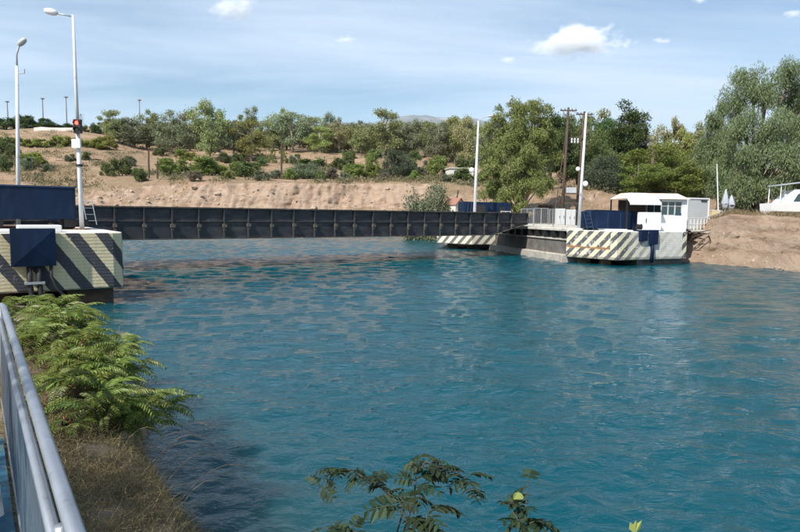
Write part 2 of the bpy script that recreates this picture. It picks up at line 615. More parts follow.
# earth of the far banks
t = NT('earth')
co = t.coords("Object")
geo = t.node("ShaderNodeNewGeometry")
sn = t.node("ShaderNodeSeparateXYZ")
t.link(geo.outputs["Normal"], sn.inputs[0])
big = t.noise(co, 0.09, 5, 0.6)
mid = t.noise(t.mapping(co, scale=(1, 1, 2.5)), 0.55, 7, 0.68, 0.4)
soil = t.ramp(mid, [(0.25, (0.27, 0.18, 0.125)), (0.5, (0.42, 0.295, 0.21)), (0.74, (0.54, 0.415, 0.315))])
soil = t.mix(t.ramp(t.noise(t.mapping(co, scale=(0.25, 0.25, 3.0)), 0.8, 5, 0.7), [(0.4, (0, 0, 0)), (0.7, (0.55, 0.55, 0.55))]), soil, (0.43, 0.35, 0.28))
dry = t.mix(t.noise(co, 0.8, 7, 0.7), (0.215, 0.145, 0.088), (0.41, 0.30, 0.195))
dry = t.mix(t.ramp(t.noise(co, 0.35, 6, 0.7), [(0.52, (0, 0, 0)), (0.66, (0.6, 0.6, 0.6))]), dry, (0.14, 0.12, 0.06))
dry = t.mix(t.ramp(big, [(0.45, (0, 0, 0)), (0.62, (0.8, 0.8, 0.8))]), dry, (0.43, 0.285, 0.195))
fl = t.math('ADD', sn.outputs[2], t.math('MULTIPLY', t.math('SUBTRACT', t.noise(co, 0.5, 5, 0.7), 0.5), 0.5))
flat = t.ramp(fl, [(0.80, (0, 0, 0)), (0.92, (1, 1, 1))])
t.base(t.mix(flat, soil, dry))
t.set(Roughness=0.95)
t.b.inputs["Specular IOR Level"].default_value = 0.1
t.bump(t.math('ADD', t.math('ADD', t.noise(co, 1.8, 8, 0.75), t.math('MULTIPLY', t.noise(t.mapping(co, scale=(1, 1, 2.2)), 6.0, 8, 0.75), 0.45)), t.math('MULTIPLY', mid, 1.5)), 1.0, 0.32)
M['earth'] = t.m

# soil of the near bank
t = NT('near_soil')
co = t.coords("Object")
c = t.ramp(t.noise(co, 3.0, 8, 0.7), [(0.3, (0.07, 0.052, 0.033)), (0.55, (0.155, 0.12, 0.08)), (0.75, (0.27, 0.215, 0.145))])
c = t.mix(t.ramp(t.noise(co, 0.8, 5, 0.6), [(0.45, (0, 0, 0)), (0.65, (0.6, 0.6, 0.6))]), c, (0.33, 0.26, 0.175))
t.base(c)
t.set(Roughness=0.95)
t.bump(t.noise(co, 14, 8, 0.75), 0.8, 0.04)
M['near_soil'] = t.m

# distant mountain
t = NT('mountain')
co = t.coords("Object")
c = t.ramp(t.noise(co, 0.0035, 8, 0.7), [(0.35, (0.10, 0.12, 0.12)), (0.55, (0.19, 0.20, 0.19)), (0.72, (0.44, 0.44, 0.43))])
t.base(c)
t.set(Roughness=1.0)
M['mountain'] = t.m

# water: dark turquoise body, mirror-like rippled surface
t = NT('water')
co = t.coords("Object")
b1 = t.noise(co, 0.035, 4, 0.6)
deep = t.ramp(b1, [(0.35, (0.0019, 0.053, 0.074)), (0.65, (0.003, 0.070, 0.091))])
_r0 = G(75, 532, 2.55)
_rd = G(3, 305, 2.55) - _r0
_rd.z = 0
_rd.normalize()
dp_ = t.node("ShaderNodeVectorMath", operation='DOT_PRODUCT')
t.link(co, dp_.inputs[0])
dp_.inputs[1].default_value = (_rd.y, -_rd.x, 0)
wdist = t.math('SUBTRACT', dp_.outputs["Value"], _r0.x * _rd.y - _r0.y * _rd.x)
wdist = t.math('ADD', wdist, t.math('MULTIPLY', t.math('SUBTRACT', t.noise(co, 0.5, 4, 0.6), 0.5), 1.6))
shal = t.ramp(t.math('DIVIDE', wdist, 6.0), [(0.18, (0.9, 0.9, 0.9)), (0.75, (0, 0, 0))])
t.base(t.mix(shal, deep, (0.024, 0.066, 0.070)))
t.set(Roughness=0.04, IOR=1.333)
t.b.subsurface_method = 'BURLEY'
t.b.inputs["Subsurface Weight"].default_value = 0.85
t.b.inputs["Subsurface Radius"].default_value = (0.6, 1.0, 1.0)
t.b.inputs["Subsurface Scale"].default_value = 1.6
n1 = t.noise(t.mapping(co, scale=(1.0, 1.7, 1), rot=(0, 0, R(18))), 2.1, 4, 0.55, 0.6)
n2 = t.noise(t.mapping(co, scale=(1.0, 1.5, 1), rot=(0, 0, R(-25))), 6.5, 4, 0.55, 0.4)
n3 = t.noise(co, 0.07, 3, 0.5)
h = t.math('ADD', n1, t.math('MULTIPLY', n2, 0.28))
h = t.math('MULTIPLY', h, t.ramp(n3, [(0.35, (0.45, 0.45, 0.45)), (0.62, (1.3, 1.3, 1.3))]))
t.bump(h, 0.9, 0.085)
sy = t.node("ShaderNodeSeparateXYZ")
t.link(co, sy.inputs[0])
t.link(t.math('ADD', t.math('MULTIPLY', t.math('MULTIPLY', t.math('SUBTRACT', sy.outputs[1], 12.0), 0.02, clamp=True), 0.05), 0.03), t.b.inputs["Roughness"])
M['water'] = t.m

M['stripe_left'] = stripe_mat('stripe_left', (0.60, 0.53, 0.335), (0.040, 0.043, 0.05), 0.95, 0.70, 0.47, 0.10, wear=0.30)
M['stripe_right'] = stripe_mat('stripe_right', (0.70, 0.64, 0.45), (0.075, 0.077, 0.08), 0.88, -1.05, 0.5, 0.2, wear=0.62, row=1.22, rust=1.0, fade=(1.2, 4.2, 6.6), concrete=(0.50, 0.48, 0.44))
M['stripe_far'] = stripe_mat('stripe_far', (0.72, 0.68, 0.55), (0.12, 0.12, 0.12), 1.0, -1.0, 0.45, 0.0, wear=0.3, concrete=(0.48, 0.46, 0.42))

# ------------------------------------------------------------------ the ground: far banks and hills
BDIR = Vector((0.8161, 0.5779, 0))          # along the bridge, away to the right
CDIR = Vector((-0.5779, 0.8161, 0))         # along the canal, away to the left
BRZ = math.atan2(BDIR.y, BDIR.x)


def hh(x, y, d):
    return W(x, y, d).z


def col_knots(x, shore, toe, mid, rest):
    """rest: (depth, photo row) of the visible ground further back"""
    k = [(shore - 5, -3.0), (shore, -0.15), toe, mid]
    for d, y in rest:
        k.append((d, hh(x, y, d) if y > 60 else float(y)))
    return k


COLS = {
    -900: [(55, -3), (60, -.15), (62, 1.5), (64, 3), (68, 8), (80, 9), (110, 14), (150, 20), (190, 25), (260, 30), (420, 36)],
    -250: col_knots(-250, 86, (88, 1.5), (92, 3.5), [(100, 8.0), (112, 10.5), (140, 13), (172, 20), (195, 26), (235, 33), (420, 58)]),
    0: col_knots(0, 92, (94, 1.5), (99, 4.5), [(106, 189), (118, 175), (140, 167), (172, 152), (195, 140), (235, 131), (420, 124)]),
    80: col_knots(80, 94, (96, 2.5), (101, 5.0), [(107, 190), (119, 175), (140, 168), (172, 152), (198, 140), (235, 132), (420, 126)]),
    150: col_knots(150, 95, (97, 3.0), (101, 5.2), [(106, 186), (122, 177), (145, 171), (180, 160), (212, 149), (250, 142), (420, 136)]),
    250: col_knots(250, 96, (98, 2.5), (101, 4.8), [(104, 183), (122, 178), (150, 172), (185, 163), (215, 153), (260, 148), (420, 141)]),
    350: col_knots(350, 97, (99, 2.5), (102, 4.8), [(105, 183), (125, 179), (150, 172), (185, 161), (215, 155), (260, 150), (420, 144)]),
    425: col_knots(425, 92, (94, 2.3), (99, 4.0), [(104, 184), (125, 180), (150, 173), (185, 163), (215, 158), (260, 152), (420, 146)]),
    446: col_knots(446, 71, (72, 2.2), (90, 2.9), [(103, 185), (122, 181), (150, 174), (185, 165), (215, 160), (260, 154), (420, 147)]),
    475: col_knots(475, 65, (66, 2.2), (88, 2.8), [(101, 187), (115, 184), (145, 177), (185, 167), (215, 162), (260, 155), (420, 149)]),
    520: col_knots(520, 62, (63, 2.2), (82, 2.6), [(94, 190), (110, 188), (140, 183), (185, 172), (215, 166), (260, 158), (420, 150)]),
    600: col_knots(600, 49, (50, 2.2), (76, 2.6), [(90, 191), (105, 190), (140, 186), (185, 175), (215, 168), (260, 160), (420, 152)]),
    680: col_knots(680, 47.6, (48.2, 1.2), (50.5, 2.35), [(76, 210), (95, 203), (140, 192), (185, 180), (215, 172), (260, 163), (420, 155)]),
    700: col_knots(700, 46.6, (47.3, 0.9), (48.2, 1.9), [(51, 3.0), (75, 4.2), (110, 8), (185, 14), (215, 18), (260, 23), (420, 40)]),
    730: col_knots(730, 44.3, (44.9, 0.95), (45.5, 2.3), [(46.6, 3.75), (65, 4.2), (110, 8), (185, 14), (215, 18), (260, 23), (420, 40)]),
    765: col_knots(765, 41.8, (42.4, 0.9), (43.0, 2.3), [(44.0, 3.62), (62, 4.0), (110, 7), (185, 13), (215, 17), (260, 22), (420, 38)]),
    800: col_knots(800, 39.5, (40.1, 0.9), (40.7, 2.3), [(41.6, 3.5), (60, 3.8), (110, 6), (185, 12), (215, 16), (260, 21), (420, 36)]),
    1300: col_knots(1300, 22.7, (23.2, 0.9), (24.0, 2.1), [(25.5, 3.3), (40, 3.6), (70, 5), (110, 8), (150, 12), (220, 16), (420, 30)]),
    1850: col_knots(1850, 15.9, (16.3, 0.9), (16.9, 2.0), [(18, 3.2), (30, 3.5), (50, 5), (80, 7), (110, 9), (180, 13), (420, 26)]),
}
xs = sorted(COLS)
KN = np.array([COLS[x] for x in xs], dtype=float)          # (cols, knots, 2)
tan_k = (np.array(xs) - 400) / 610.0
ang = np.concatenate([np.linspace(R(-64.5), R(-36), 70), np.linspace(R(-36), R(36), 560)[1:], np.linspace(R(36), R(67), 60)[1:]])
tg = np.tan(ang)
SUB = [3, 4, 9, 12, 9, 8, 8, 9, 7, 6]
fr = []
for k, s in enumerate(SUB):
    for i in range(s):
        fr.append(k + i / s)
fr.append(len(SUB))
fr = np.array(fr)
k0 = np.minimum(fr.astype(int), len(SUB) - 1)
kt = fr - k0
KD = np.stack([np.interp(tg, tan_k, KN[:, k, 0]) for k in range(KN.shape[1])], 1)
KH = np.stack([np.interp(tg, tan_k, KN[:, k, 1]) for k in range(KN.shape[1])], 1)
D = KD[:, k0] * (1 - kt) + KD[:, k0 + 1] * kt
H = KH[:, k0] * (1 - kt) + KH[:, k0 + 1] * kt
X = D * tg[:, None]
onbank = np.clip((fr[None, :] - 1.2) / 0.8, 0, 1) * np.clip((5.0 - fr[None, :]) / 1.2, 0, 1)
back = np.clip((fr[None, :] - 4.0) / 1.5, 0, 1)
quay = ((X > 2) & (D < 86) & (X < 21))
ero = fbm(X * 0.16, H * 0.10, 3, 5, 0.6) * 1.3 + fbm(X * 0.9, H * 0.35, 9, 4, 0.6) * 0.26 + fbm(X * 0.25, H * 2.2, 29, 3, 0.6) * 0.16
sc_ = np.clip((D - 30) / 60, 0.5, 1.0)
right_ = (X > 19).astype(float) * onbank
ero = ero + right_ * (fbm(X * 0.5, H * 3.2, 41, 3, 0.6) * 0.30 + fbm(X * 1.7, H * 1.8, 43, 4, 0.6) * 0.45 + np.abs(fbm(X * 3.2, H * 3.2, 47, 3, 0.6)) * 0.10)
D2 = D + ero * onbank * sc_ * np.where(quay, 0.15, 1.0) * 1.3
H2 = H + fbm(X * 0.8, D * 0.8, 21, 4, 0.55) * 0.16 * onbank * sc_ * np.where(quay, 0.1, 1.0) + fbm(X * 0.05, D * 0.05, 5, 4) * 1.1 * back * np.clip((D - 95) / 40, 0, 1) + fbm(X * 0.3, D * 0.3, 8, 3) * 0.18 * back
GRID_D, GRID_H, GRID_T = D2, H2, tg
nx, ny = X.shape
V = np.stack([X, D2, H2], 2).reshape(-1, 3)
ii, jj = np.meshgrid(np.arange(nx - 1), np.arange(ny - 1), indexing='ij')
Q = np.stack([ii * ny + jj, (ii + 1) * ny + jj, (ii + 1) * ny + jj + 1, ii * ny + jj + 1], 2).reshape(-1, 4)
ground = obj('ground', np_mesh('ground', V, Q), M['earth'], smooth=True)
struct(ground)


def ground_h(x, depth):
    """height of the far ground at world X, Y"""
    i = int(np.argmin(np.abs(GRID_T - x / depth)))
    return float(np.interp(depth, np.maximum.accumulate(GRID_D[i]), GRID_H[i]))


# ------------------------------------------------------------------ near bank (railing side)
RH = 2.55
R0 = G(75, 532, RH)
RDIR = G(3, 305, RH) - R0
R0.z = 0
RDIR.z = 0
RAIL_END = RDIR.length
RDIR.normalize()
RPER = Vector((RDIR.y, -RDIR.x, 0))


def nb(s, w, h):
    p = R0 + RDIR * s + RPER * w
    return Vector((p.x, p.y, h))


def near_h(s, w):
    s = np.asarray(s, float)
    w = np.asarray(w, float)
    lip = 0.62 + 0.10 * np.sin(s * 0.9) + 0.07 * np.sin(s * 2.3 + 1) + 0.05 * np.clip(s, 0, 40)
    top = 1.50 - 0.15 * np.clip(w, 0, 1.4) + 0.07 * fbm(s * 1.3, w * 1.3, 4, 4) * np.clip((w + 0.4) * 2, 0, 1) - 1.25 * np.clip((s - 10.5) / 4.5, 0, 1) * np.clip((w + 3.2) / 2.4, 0, 1)
    fall = np.clip((w - lip) / 1.15, 0, 1.6)
    return top - fall * 2.0 - 0.12 * fbm(s * 2.1, w * 2.1, 14, 4) * np.clip(fall * 3, 0, 1)


sg = np.concatenate([np.linspace(-14, -1, 30), np.linspace(-1, 12, 150)[1:], np.linspace(12, 42, 70)[1:]])
wg = np.concatenate([np.linspace(-45, -0.6, 25), np.linspace(-0.6, 3.4, 70)[1:]])
S_, W_ = np.meshgrid(sg, wg, indexing='ij')
Hn = near_h(S_, W_)
V = np.stack([R0.x + RDIR.x * S_ + RPER.x * W_, R0.y + RDIR.y * S_ + RPER.y * W_, Hn], 2).reshape(-1, 3)
n1_, n2_ = S_.shape
ii, jj = np.meshgrid(np.arange(n1_ - 1), np.arange(n2_ - 1), indexing='ij')
Q = np.stack([ii * n2_ + jj, ii * n2_ + jj + 1, (ii + 1) * n2_ + jj + 1, (ii + 1) * n2_ + jj], 2).reshape(-1, 4)
nbk = obj('near_bank_ground', np_mesh('near_bank_ground', V, Q), M['near_soil'], smooth=True)
struct(nbk)
# blue-green painted terrace on the land side of the railing
mb = MB()
a, b_, c_, d_ = nb(-6, -7, 0), nb(-6, -0.06, 0), nb(4.0, -0.06, 0), nb(4.0, -7, 0)
mb.prism([(p.x, p.y) for p in (a, b_, c_, d_)], 1.3, 1.56)
struct(obj('terrace_floor', mb, M['teal_floor']))

# ------------------------------------------------------------------ water
an = np.concatenate([np.linspace(R(-75), R(-37), 60), np.linspace(R(-37), R(37), 430)[1:], np.linspace(R(37), R(75), 60)[1:]])
rr = np.concatenate([np.geomspace(1.6, 22, 250), np.linspace(22, 112, 430)[1:], np.geomspace(112, 170, 12)[1:]])
A_, R_ = np.meshgrid(an, rr, indexing='ij')
WX, WY = R_ * np.sin(A_), R_ * np.cos(A_)
wz = np.zeros_like(WX)
wr = np.random.default_rng(5)
cell = np.broadcast_to(np.gradient(rr)[None, :], R_.shape)
for i in range(84):
    lam = 10 ** wr.uniform(math.log10(0.22), math.log10(1.9))
    th = R(104) + wr.normal(0, 0.60)
    amp = 0.0047 * lam ** 0.9 * wr.uniform(0.5, 1.3)
    ph = wr.uniform(0, 6.28)
    amp *= 1.1 if lam < .55 else .68
    k = 2 * math.pi / lam
    att = np.clip((lam / cell - 2.5) / 2.5, 0, 1)
    arg = k * (WX * math.cos(th) + WY * math.sin(th)) + ph + 0.8 * np.sin(0.35 * WX + i) + 0.7 * np.sin(0.31 * WY + 2 * i)
    wz += amp * (1 + .8 * np.clip((R_ - 22) / 25, 0, 1)) * att * (np.sin(arg) + 0.25 * np.sin(2 * arg + 1.2))
V = np.stack([WX, WY, wz], 2).reshape(-1, 3)
n1_, n2_ = A_.shape
ii, jj = np.meshgrid(np.arange(n1_ - 1), np.arange(n2_ - 1), indexing='ij')
Q = np.stack([ii * n2_ + jj, ii * n2_ + jj + 1, (ii + 1) * n2_ + jj + 1, (ii + 1) * n2_ + jj], 2).reshape(-1, 4)
struct(obj('water', np_mesh('water', V, Q), M['water'], smooth=True))

# ------------------------------------------------------------------ distant mountain ridge
mx = np.linspace(-4200, 3600, 260)
rows = np.linspace(0, 1, 26)
ridge_px = 400 + mx / 5600 * 610
ridge_row = np.interp(ridge_px, [-60, 150, 250, 300, 340, 370, 400, 425, 450, 480, 520, 560, 640, 780], [165, 150, 140, 128, 122, 124, 119, 117, 118.5, 119.5, 123, 132, 140, 160])
ridge_h = (214.6 + 0.0122 * (ridge_px - 400) - ridge_row) / 610 * 5600
MX, RW = np.meshgrid(mx, rows, indexing='ij')
prof = np.sin(np.clip(RW / 0.62, 0, 1) * math.pi / 2) ** 1.3 * np.where(RW > 0.62, 1 - 0.4 * (RW - 0.62), 1)
MY = 4400 + RW * 1900
MZ = .97 * ridge_h[:, None] * prof * (1 + 0.06 * fbm(MX / 420, MY / 420, 2, 5) * np.clip(1.2 - RW, 0.15, 1)) - 20 * (1 - prof)
V = np.stack([MX, MY, MZ], 2).reshape(-1, 3)
n1_, n2_ = MX.shape
ii, jj = np.meshgrid(np.arange(n1_ - 1), np.arange(n2_ - 1), indexing='ij')
Q = np.stack([ii * n2_ + jj, (ii + 1) * n2_ + jj, (ii + 1) * n2_ + jj + 1, ii * n2_ + jj + 1], 2).reshape(-1, 4)
struct(obj('mountain', np_mesh('mountain', V, Q), M['mountain'], smooth=True))
# low plain between the near hills and the mountain
pl = MB()
pl.add([(-9000, 380, -8), (9000, 380, -8), (9000, 6480, -8), (-9000, 6480, -8)], [(0, 1, 2, 3)])
struct(obj('plain', pl, M['earth']))

# air
hz = MB().box((-9500, -300, -9.5), (9500, 6500, 980))
t = NT('haze')
t.n.remove(t.b)
pv = t.node("ShaderNodeVolumePrincipled")
pv.inputs["Color"].default_value = (0.60, 0.80, 1.0, 1)
pv.inputs["Density"].default_value = 0.00004
pv.inputs["Anisotropy"].default_value = 0.2
t.link(pv.outputs[0], t.out.inputs["Volume"])
ho = obj('haze', hz, t.m)
ho["kind"] = "stuff"

# ------------------------------------------------------------------ the bridge
ob = W(114, 214, 34.0)
br = thing('submersible_bridge', 'long black steel girder bridge lying low across the blue canal', 'bridge', (ob.x, 34.0, 0), BRZ)
ZT, ZB, SP = 3.62, 1.84, 1.549
XE, XT, XS = 21.25 * SP, 18.55 * SP, -7.4 * SP
g1 = obj('girder', MB().xzprism([(XS, ZB), (XT, ZB), (XE, 2.74), (XE, ZT), (XS, ZT)], 0.0, 0.03), M['girder'], br)
g2 = obj('girder', g1.data, None, br, (0, 6.4, 0))
mb = MB().box((XS, -0.17, ZT), (XE + 0.05, 0.17, ZT + 0.075))
f1 = obj('top_flange', mb, M['girder_edge'], br)
obj('top_flange', f1.data, None, br, (0, 6.4, 0))
mb = MB().xzprism([(XS, ZB - 0.06), (XT, ZB - 0.06), (XE, 2.68), (XE, 2.74), (XT, ZB), (XS, ZB)], -0.15, 0.12)
f2 = obj('bottom_flange', mb, M['girder_edge'], br)
obj('bottom_flange', f2.data, None, br, (0, 6.4, 0))
obj('stiffener', MB().box((XS, -0.085, 2.83), (XE - 0.1, -0.001, 2.885)), M['rib'], br)
ribm = MB().box((-0.035, -0.14, ZB + 0.002), (0.035, -0.002, ZT - 0.002)).mesh('rib')
ribm.materials.append(M['rib'])
bkm = MB()
bkm.box((-0.11, -0.27, 2.52), (0.11, -0.10, 2.72))
bkm.box((-0.06, -0.22, 2.33), (0.06, -0.12, 2.53))
bkm = bkm.mesh('bracket')
bkm.materials.append(M['rust_block'])
for i in range(-7, 21):
    if i * SP > XT:
        m_ = MB().box((-0.035, -0.14, ZB + (i * SP - XT) / (XE - XT) * 0.9 + 0.03), (0.035, -0.002, ZT - 0.002))
        rb = obj('rib', m_, M['rib'], br, (i * SP, 0, 0))
    else:
        rb = obj('rib', ribm, None, br, (i * SP, 0, 0))
    k_ = obj('bracket', bkm, None, rb)
    k_.scale = (rng.uniform(.8, 1.2), rng.uniform(.8, 1.2), 1)
    k_.location.z = rng.uniform(-.03, .03)
obj('end_plate', MB().box((XE + 0.002, -0.12, 2.70), (XE + 0.06, 6.5, ZT - 0.01)), M['rib'], br)
obj('deck', MB().box((XS, 0.04, 2.30), (XE + 2.0, 6.36, 2.52)), M['concrete_dark'], br)
# cross beams under the deck
for i in range(-6, 21, 3):
    obj('cross_beam', MB().box((i * SP - .1, 0.05, 1.95), (i * SP + .1, 6.35, 2.29)), M['girder'], br)

# ------------------------------------------------------------------ left pier and what stands on it
A = W(125, 232, 22.6)
A.z = 0
LP = thing('bridge_pier', 'thick concrete pier with wide cream and black diagonal bands beside the shrub', 'pier', A, BRZ)
LT, LB = 2.62, 0.58
mb = MB().prism([(-20, 0), (-0.42, 0.0), (-0.1, 0.12), (0, 0.5), (0, 9.6), (-20, 9.6)], LB, LT)
body = obj('body', mb, M['stripe_left'], LP, bevel=0.05)
mb = MB().box((-1.9, 0.5, -2.2), (-0.35, 2.2, LB + .01))
obj('support_leg', mb, M['pile'], LP, bevel=0.05)
obj('support_leg', MB().box((-5.4, 0.8, -2.2), (-3.6, 2.6, LB + .01)), M['pile'], LP, bevel=0.05)
obj('support_leg', MB().box((-1.9, 6.5, -2.2), (-0.35, 8.5, LB + .01)), M['pile'], LP, bevel=0.05)
obj('base_plate', MB().box((-5.0, 5.0, LT + .002), (-1.0, 9.0, LT + .10)), M['rust'], LP, label='rusty steel plate lying on the pier top')
obj('chain_ring', MB().lathe([(0.05, -.03), (0.07, 0), (0.05, .03)], (0.06, 0.9, 1.25), 10, (1, 0, 0)), M['black'], LP)

# big blue winch housing behind
o = A + CDIR * 4.0
WH = thing('winch_housing', 'largest blue steel winch housing, on the near striped pier', 'winch housing', (o.x, o.y, LT), BRZ, 'blue winch housings')
for k in range(4):
    x1 = -1.08 - 3.3 * k
    obj('side_panel', MB().xzprism([(x1 - 3.28, 0.42), (x1, 0.42), (x1, 1.70), (x1 - 3.28, 1.70)], 0, 2.0), M['blue'], WH, bevel=0.02)
obj('top_edge', MB().box((-14.3, -0.03, 1.702), (-1.05, 2.03, 1.76)), M['blue_edge'], WH)
for k in range(5):
    obj('skid', MB().box((-13.5 + 3 * k, 0.15, 0.10), (-12.6 + 3 * k, 1.85, 0.418)), M['black'], WH)
# ladder of thin pipe
q = W(87.5, 229, 30.0)
LD = thing('ladder', 'short pale metal ladder leaning against the black bridge girder', 'ladder', (q.x, q.y, LT + .1), BRZ)
for s in (0, 0.42):
    obj('rail', MB().tube([(s, 0, 0), (s - 0.16, 0.25, 1.25)], 0.022, 6), M['galv'], LD)
for k in range(4):
    f_ = 0.15 + k * 0.25
    obj('rung', MB().tube([(0 - .16 * f_, .25 * f_, 1.25 * f_), (.42 - .16 * f_, .25 * f_, 1.25 * f_)], 0.015, 6), M['galv'], LD)
# white box lying on the pier front
q = A + BDIR * -2.68 + CDIR * 0.45
tag(obj('cable_box', MB().box((-0.66, 0, 0), (0.68, 0.9, 0.25)).box((-1.25, 0.1, 0.0), (-0.70, 0.6, 0.12)), M['white'], None, (q.x, q.y, LT + .003), (0, 0, BRZ), bevel=0.03),
    'low white box on the pier top above the blue cabinet', 'box')
# blue hood hung on the pier face
q = A + BDIR * -2.95 + CDIR * -0.02
CB = thing('control_cabinet', 'square blue cabinet with pyramid front hung on the near pier', 'cabinet', (q.x, q.y, 1.5), BRZ)
mb = MB()
mb.add([(-.66, -.32, 0), (.66, -.32, 0), (.66, -.32, 1.28), (-.66, -.32, 1.28), (-.66, 0, 0), (.66, 0, 0), (.66, 0, 1.28), (-.66, 0, 1.28), (0, -.43, .64)],
       [(0, 1, 8), (1, 2, 8), (2, 3, 8), (3, 0, 8), (1, 5, 6, 2), (4, 0, 3, 7), (3, 2, 6, 7), (4, 5, 1, 0)])
obj('hood', mb, M['blue'], CB)
for s in (-.14, .14):
    obj('pipe', MB().tube([(s, -.18, 0.02), (s, -.20, -.6), (s + .05, -.22, -1.1), (s + .12, -.2, -1.7)], 0.085, 8), M['rubber'], CB, smooth=True)
obj('hose', MB().tube([(.50, -.2, .02), (.50, -.25, -.35), (.62, -.3, -.75), (.85, -.3, -1.05), (1.15, -.28, -1.25), (1.3, -.2, -1.6)], 0.05, 8), M['rubber'], CB, smooth=True)
obj('clamp', MB().box((-.30, -.31, -.62), (.30, -.08, -.54)), M['galv'], CB)


def lamp_head(parent, at, yaw, mat=None, tilt=0.0, size=0.62):
    e = MB()
    d = Vector((math.cos(yaw), math.sin(yaw), tilt)).normalized()
    n_ = 9
    prof = [(0.05, 0), (0.11, .05), (0.15, .25), (0.165, .5), (0.14, .8), (0.09, .95), (0.02, 1.0)]
    e.lathe([(r * size / .62, h * size) for r, h in prof], at, n_ + 3, d)
    return obj('lamp_head', e, mat or M['panel_grey'], parent, smooth=True)


# tall lamp post with the red signal
b0 = A + CDIR * 4.0 + BDIR * -0.88
b0 = Vector((b0.x, b0.y, LT))
dp = b0.y
top = W(73.0, 15, dp)
L1 = thing('street_lamp', 'tall white lamp post carrying the red traffic light on the near pier', 'street lamp', b0)
lt = top - b0
obj('post', MB().tube([(0, 0, 0), lt * 0.28, lt * 0.46], [0.09, 0.085, 0.08], 12), M['pole_white'], L1, smooth=True)
obj('post', MB().tube([lt * 0.461, lt * 0.75, lt], [0.07, 0.062, 0.05], 12), M['pole_white'], L1, smooth=True)
obj('foot_plate', MB().box((-.24, -.24, 0), (.24, .24, .05)), M['rust'], L1)
obj('collar', MB().lathe([(0.13, 0), (0.13, .09)], lt * 0.30, 12), M['black'], L1)
obj('bracket', MB().box((-.03, -.03, 0), (.36, .03, .04)), M['black'], L1, lt * 0.302)
obj('junction_box', MB().box((-.17, -.21, 0), (.17, -.09, .36)), M['white'], L1, lt * 0.385)
obj('arm', MB().tube([lt * 0.992, lt * 0.992 + Vector((-0.35, -.05, .06)), lt * 0.992 + Vector((-0.66, -.1, .10))], 0.03, 8), M['galv'], L1, smooth=True)
lamp_head(L1, lt * 0.992 + Vector((-0.58, -.1, .10)), R(190), M['white'], 0.18, 0.5)
ang_ = W(77.6, 128, dp - .2) - Vector((0, 0, 0))
TL = thing('traffic_light', 'small black traffic light showing red on the tall lamp post', 'traffic light', W(77.8, 133.2, dp - .16))
obj('housing', MB().box((-.15, -.07, 0), (.15, .10, .56)), M['black'], TL, bevel=0.02)
for k, mm in enumerate(('dark_lens', 'red_lens')):
    l_ = obj('lens', MB().lathe([(0.082, 0), (0.07, .02), (0.03, .03)], (0, -.07, .14 + .27 * k), 14, (0, -1, 0)), M[mm], TL)
    v_ = MB()
    for j in range(9):
        t0, t1 = R(-20 + j * 220 / 9), R(-20 + (j + 1) * 220 / 9)
        z0 = .14 + .27 * k
        P = [(math.cos(t0) * .115, -.072, z0 + math.sin(t0) * .115), (math.cos(t1) * .115, -.072, z0 + math.sin(t1) * .115)]
        dep = .10
        P += [(P[1][0], -.072 - dep, P[1][2]), (P[0][0], -.072 - dep, P[0][2])]
        v_.add(P, [(0, 1, 2, 3)])
    obj('visor', v_, M['black'], l_)
# the other lamp post, behind the housing
q = A + CDIR * 7.2
base = W(18.5, 222, 31.0)
base.z = 2.62
top = W(17.0, 66, 31.0)
lt = top - base
L2 = thing('street_lamp', 'plain white lamp post rising behind the blue winch housing', 'street lamp', base)
obj('post', MB().tube([(0, 0, -.03), lt * .55, lt], [0.10, 0.09, 0.07], 12), M['pole_white'], L2, smooth=True)
obj('neck', MB().tube([lt, lt + Vector((0, 0, .55)), lt + Vector((.22, -.05, 1.1))], 0.045, 8), M['pole_grey'], L2, smooth=True)
lamp_head(L2, lt + Vector((.16, -.05, 1.0)), R(-20), M['panel_grey'], 0.55, 0.55)
obj('bracket', MB().tube([lt * .955, lt * .955 + Vector((.40, -.05, 0)), lt * .955 + Vector((.40, -.05, .2))], 0.03, 6), M['pole_grey'], L2)

# ------------------------------------------------------------------ far side: quay, piers, equipment
RTOP = 2.42
B_, C_, D_ = W(617, 240, 42.0), W(566.5, 240, 45.4), W(687, 240, 44.6)
for p in (B_, C_, D_):
    p.z = 0


def loc2(o, p):
    return (p.x - o.x, p.y - o.y)


# quay wall
QP = Vector((12.55, 45.9, 0))
QF = Vector((9.3, 61.2, 0))
QU = thing('quay_wall', 'dark concrete quay wall under the far end of the bridge', 'quay', QP)
qpoly = [Vector((0, 0)), Vector((9.6, 2.6)), Vector((12.0, 14)), Vector((5.5, 20.5)), Vector((-3.25, 15.3))]
dirw = Vector((-3.25, 15.3)).normalized()
nrm = Vector((-dirw.y, dirw.x))          # towards the water


def qstrip(off, z0, z1, name, m_, s0=-0.02, s1=15.6, thick=2.0, **kw):
    a = dirw * s0 + nrm * off
    b = dirw * s1 + nrm * off
    c = dirw * s1 - nrm * thick
    d = dirw * s0 - nrm * thick
    return obj(name, MB().prism([(a.x, a.y), (d.x, d.y), (c.x, c.y), (b.x, b.y)], z0, z1), m_, QU, **kw)


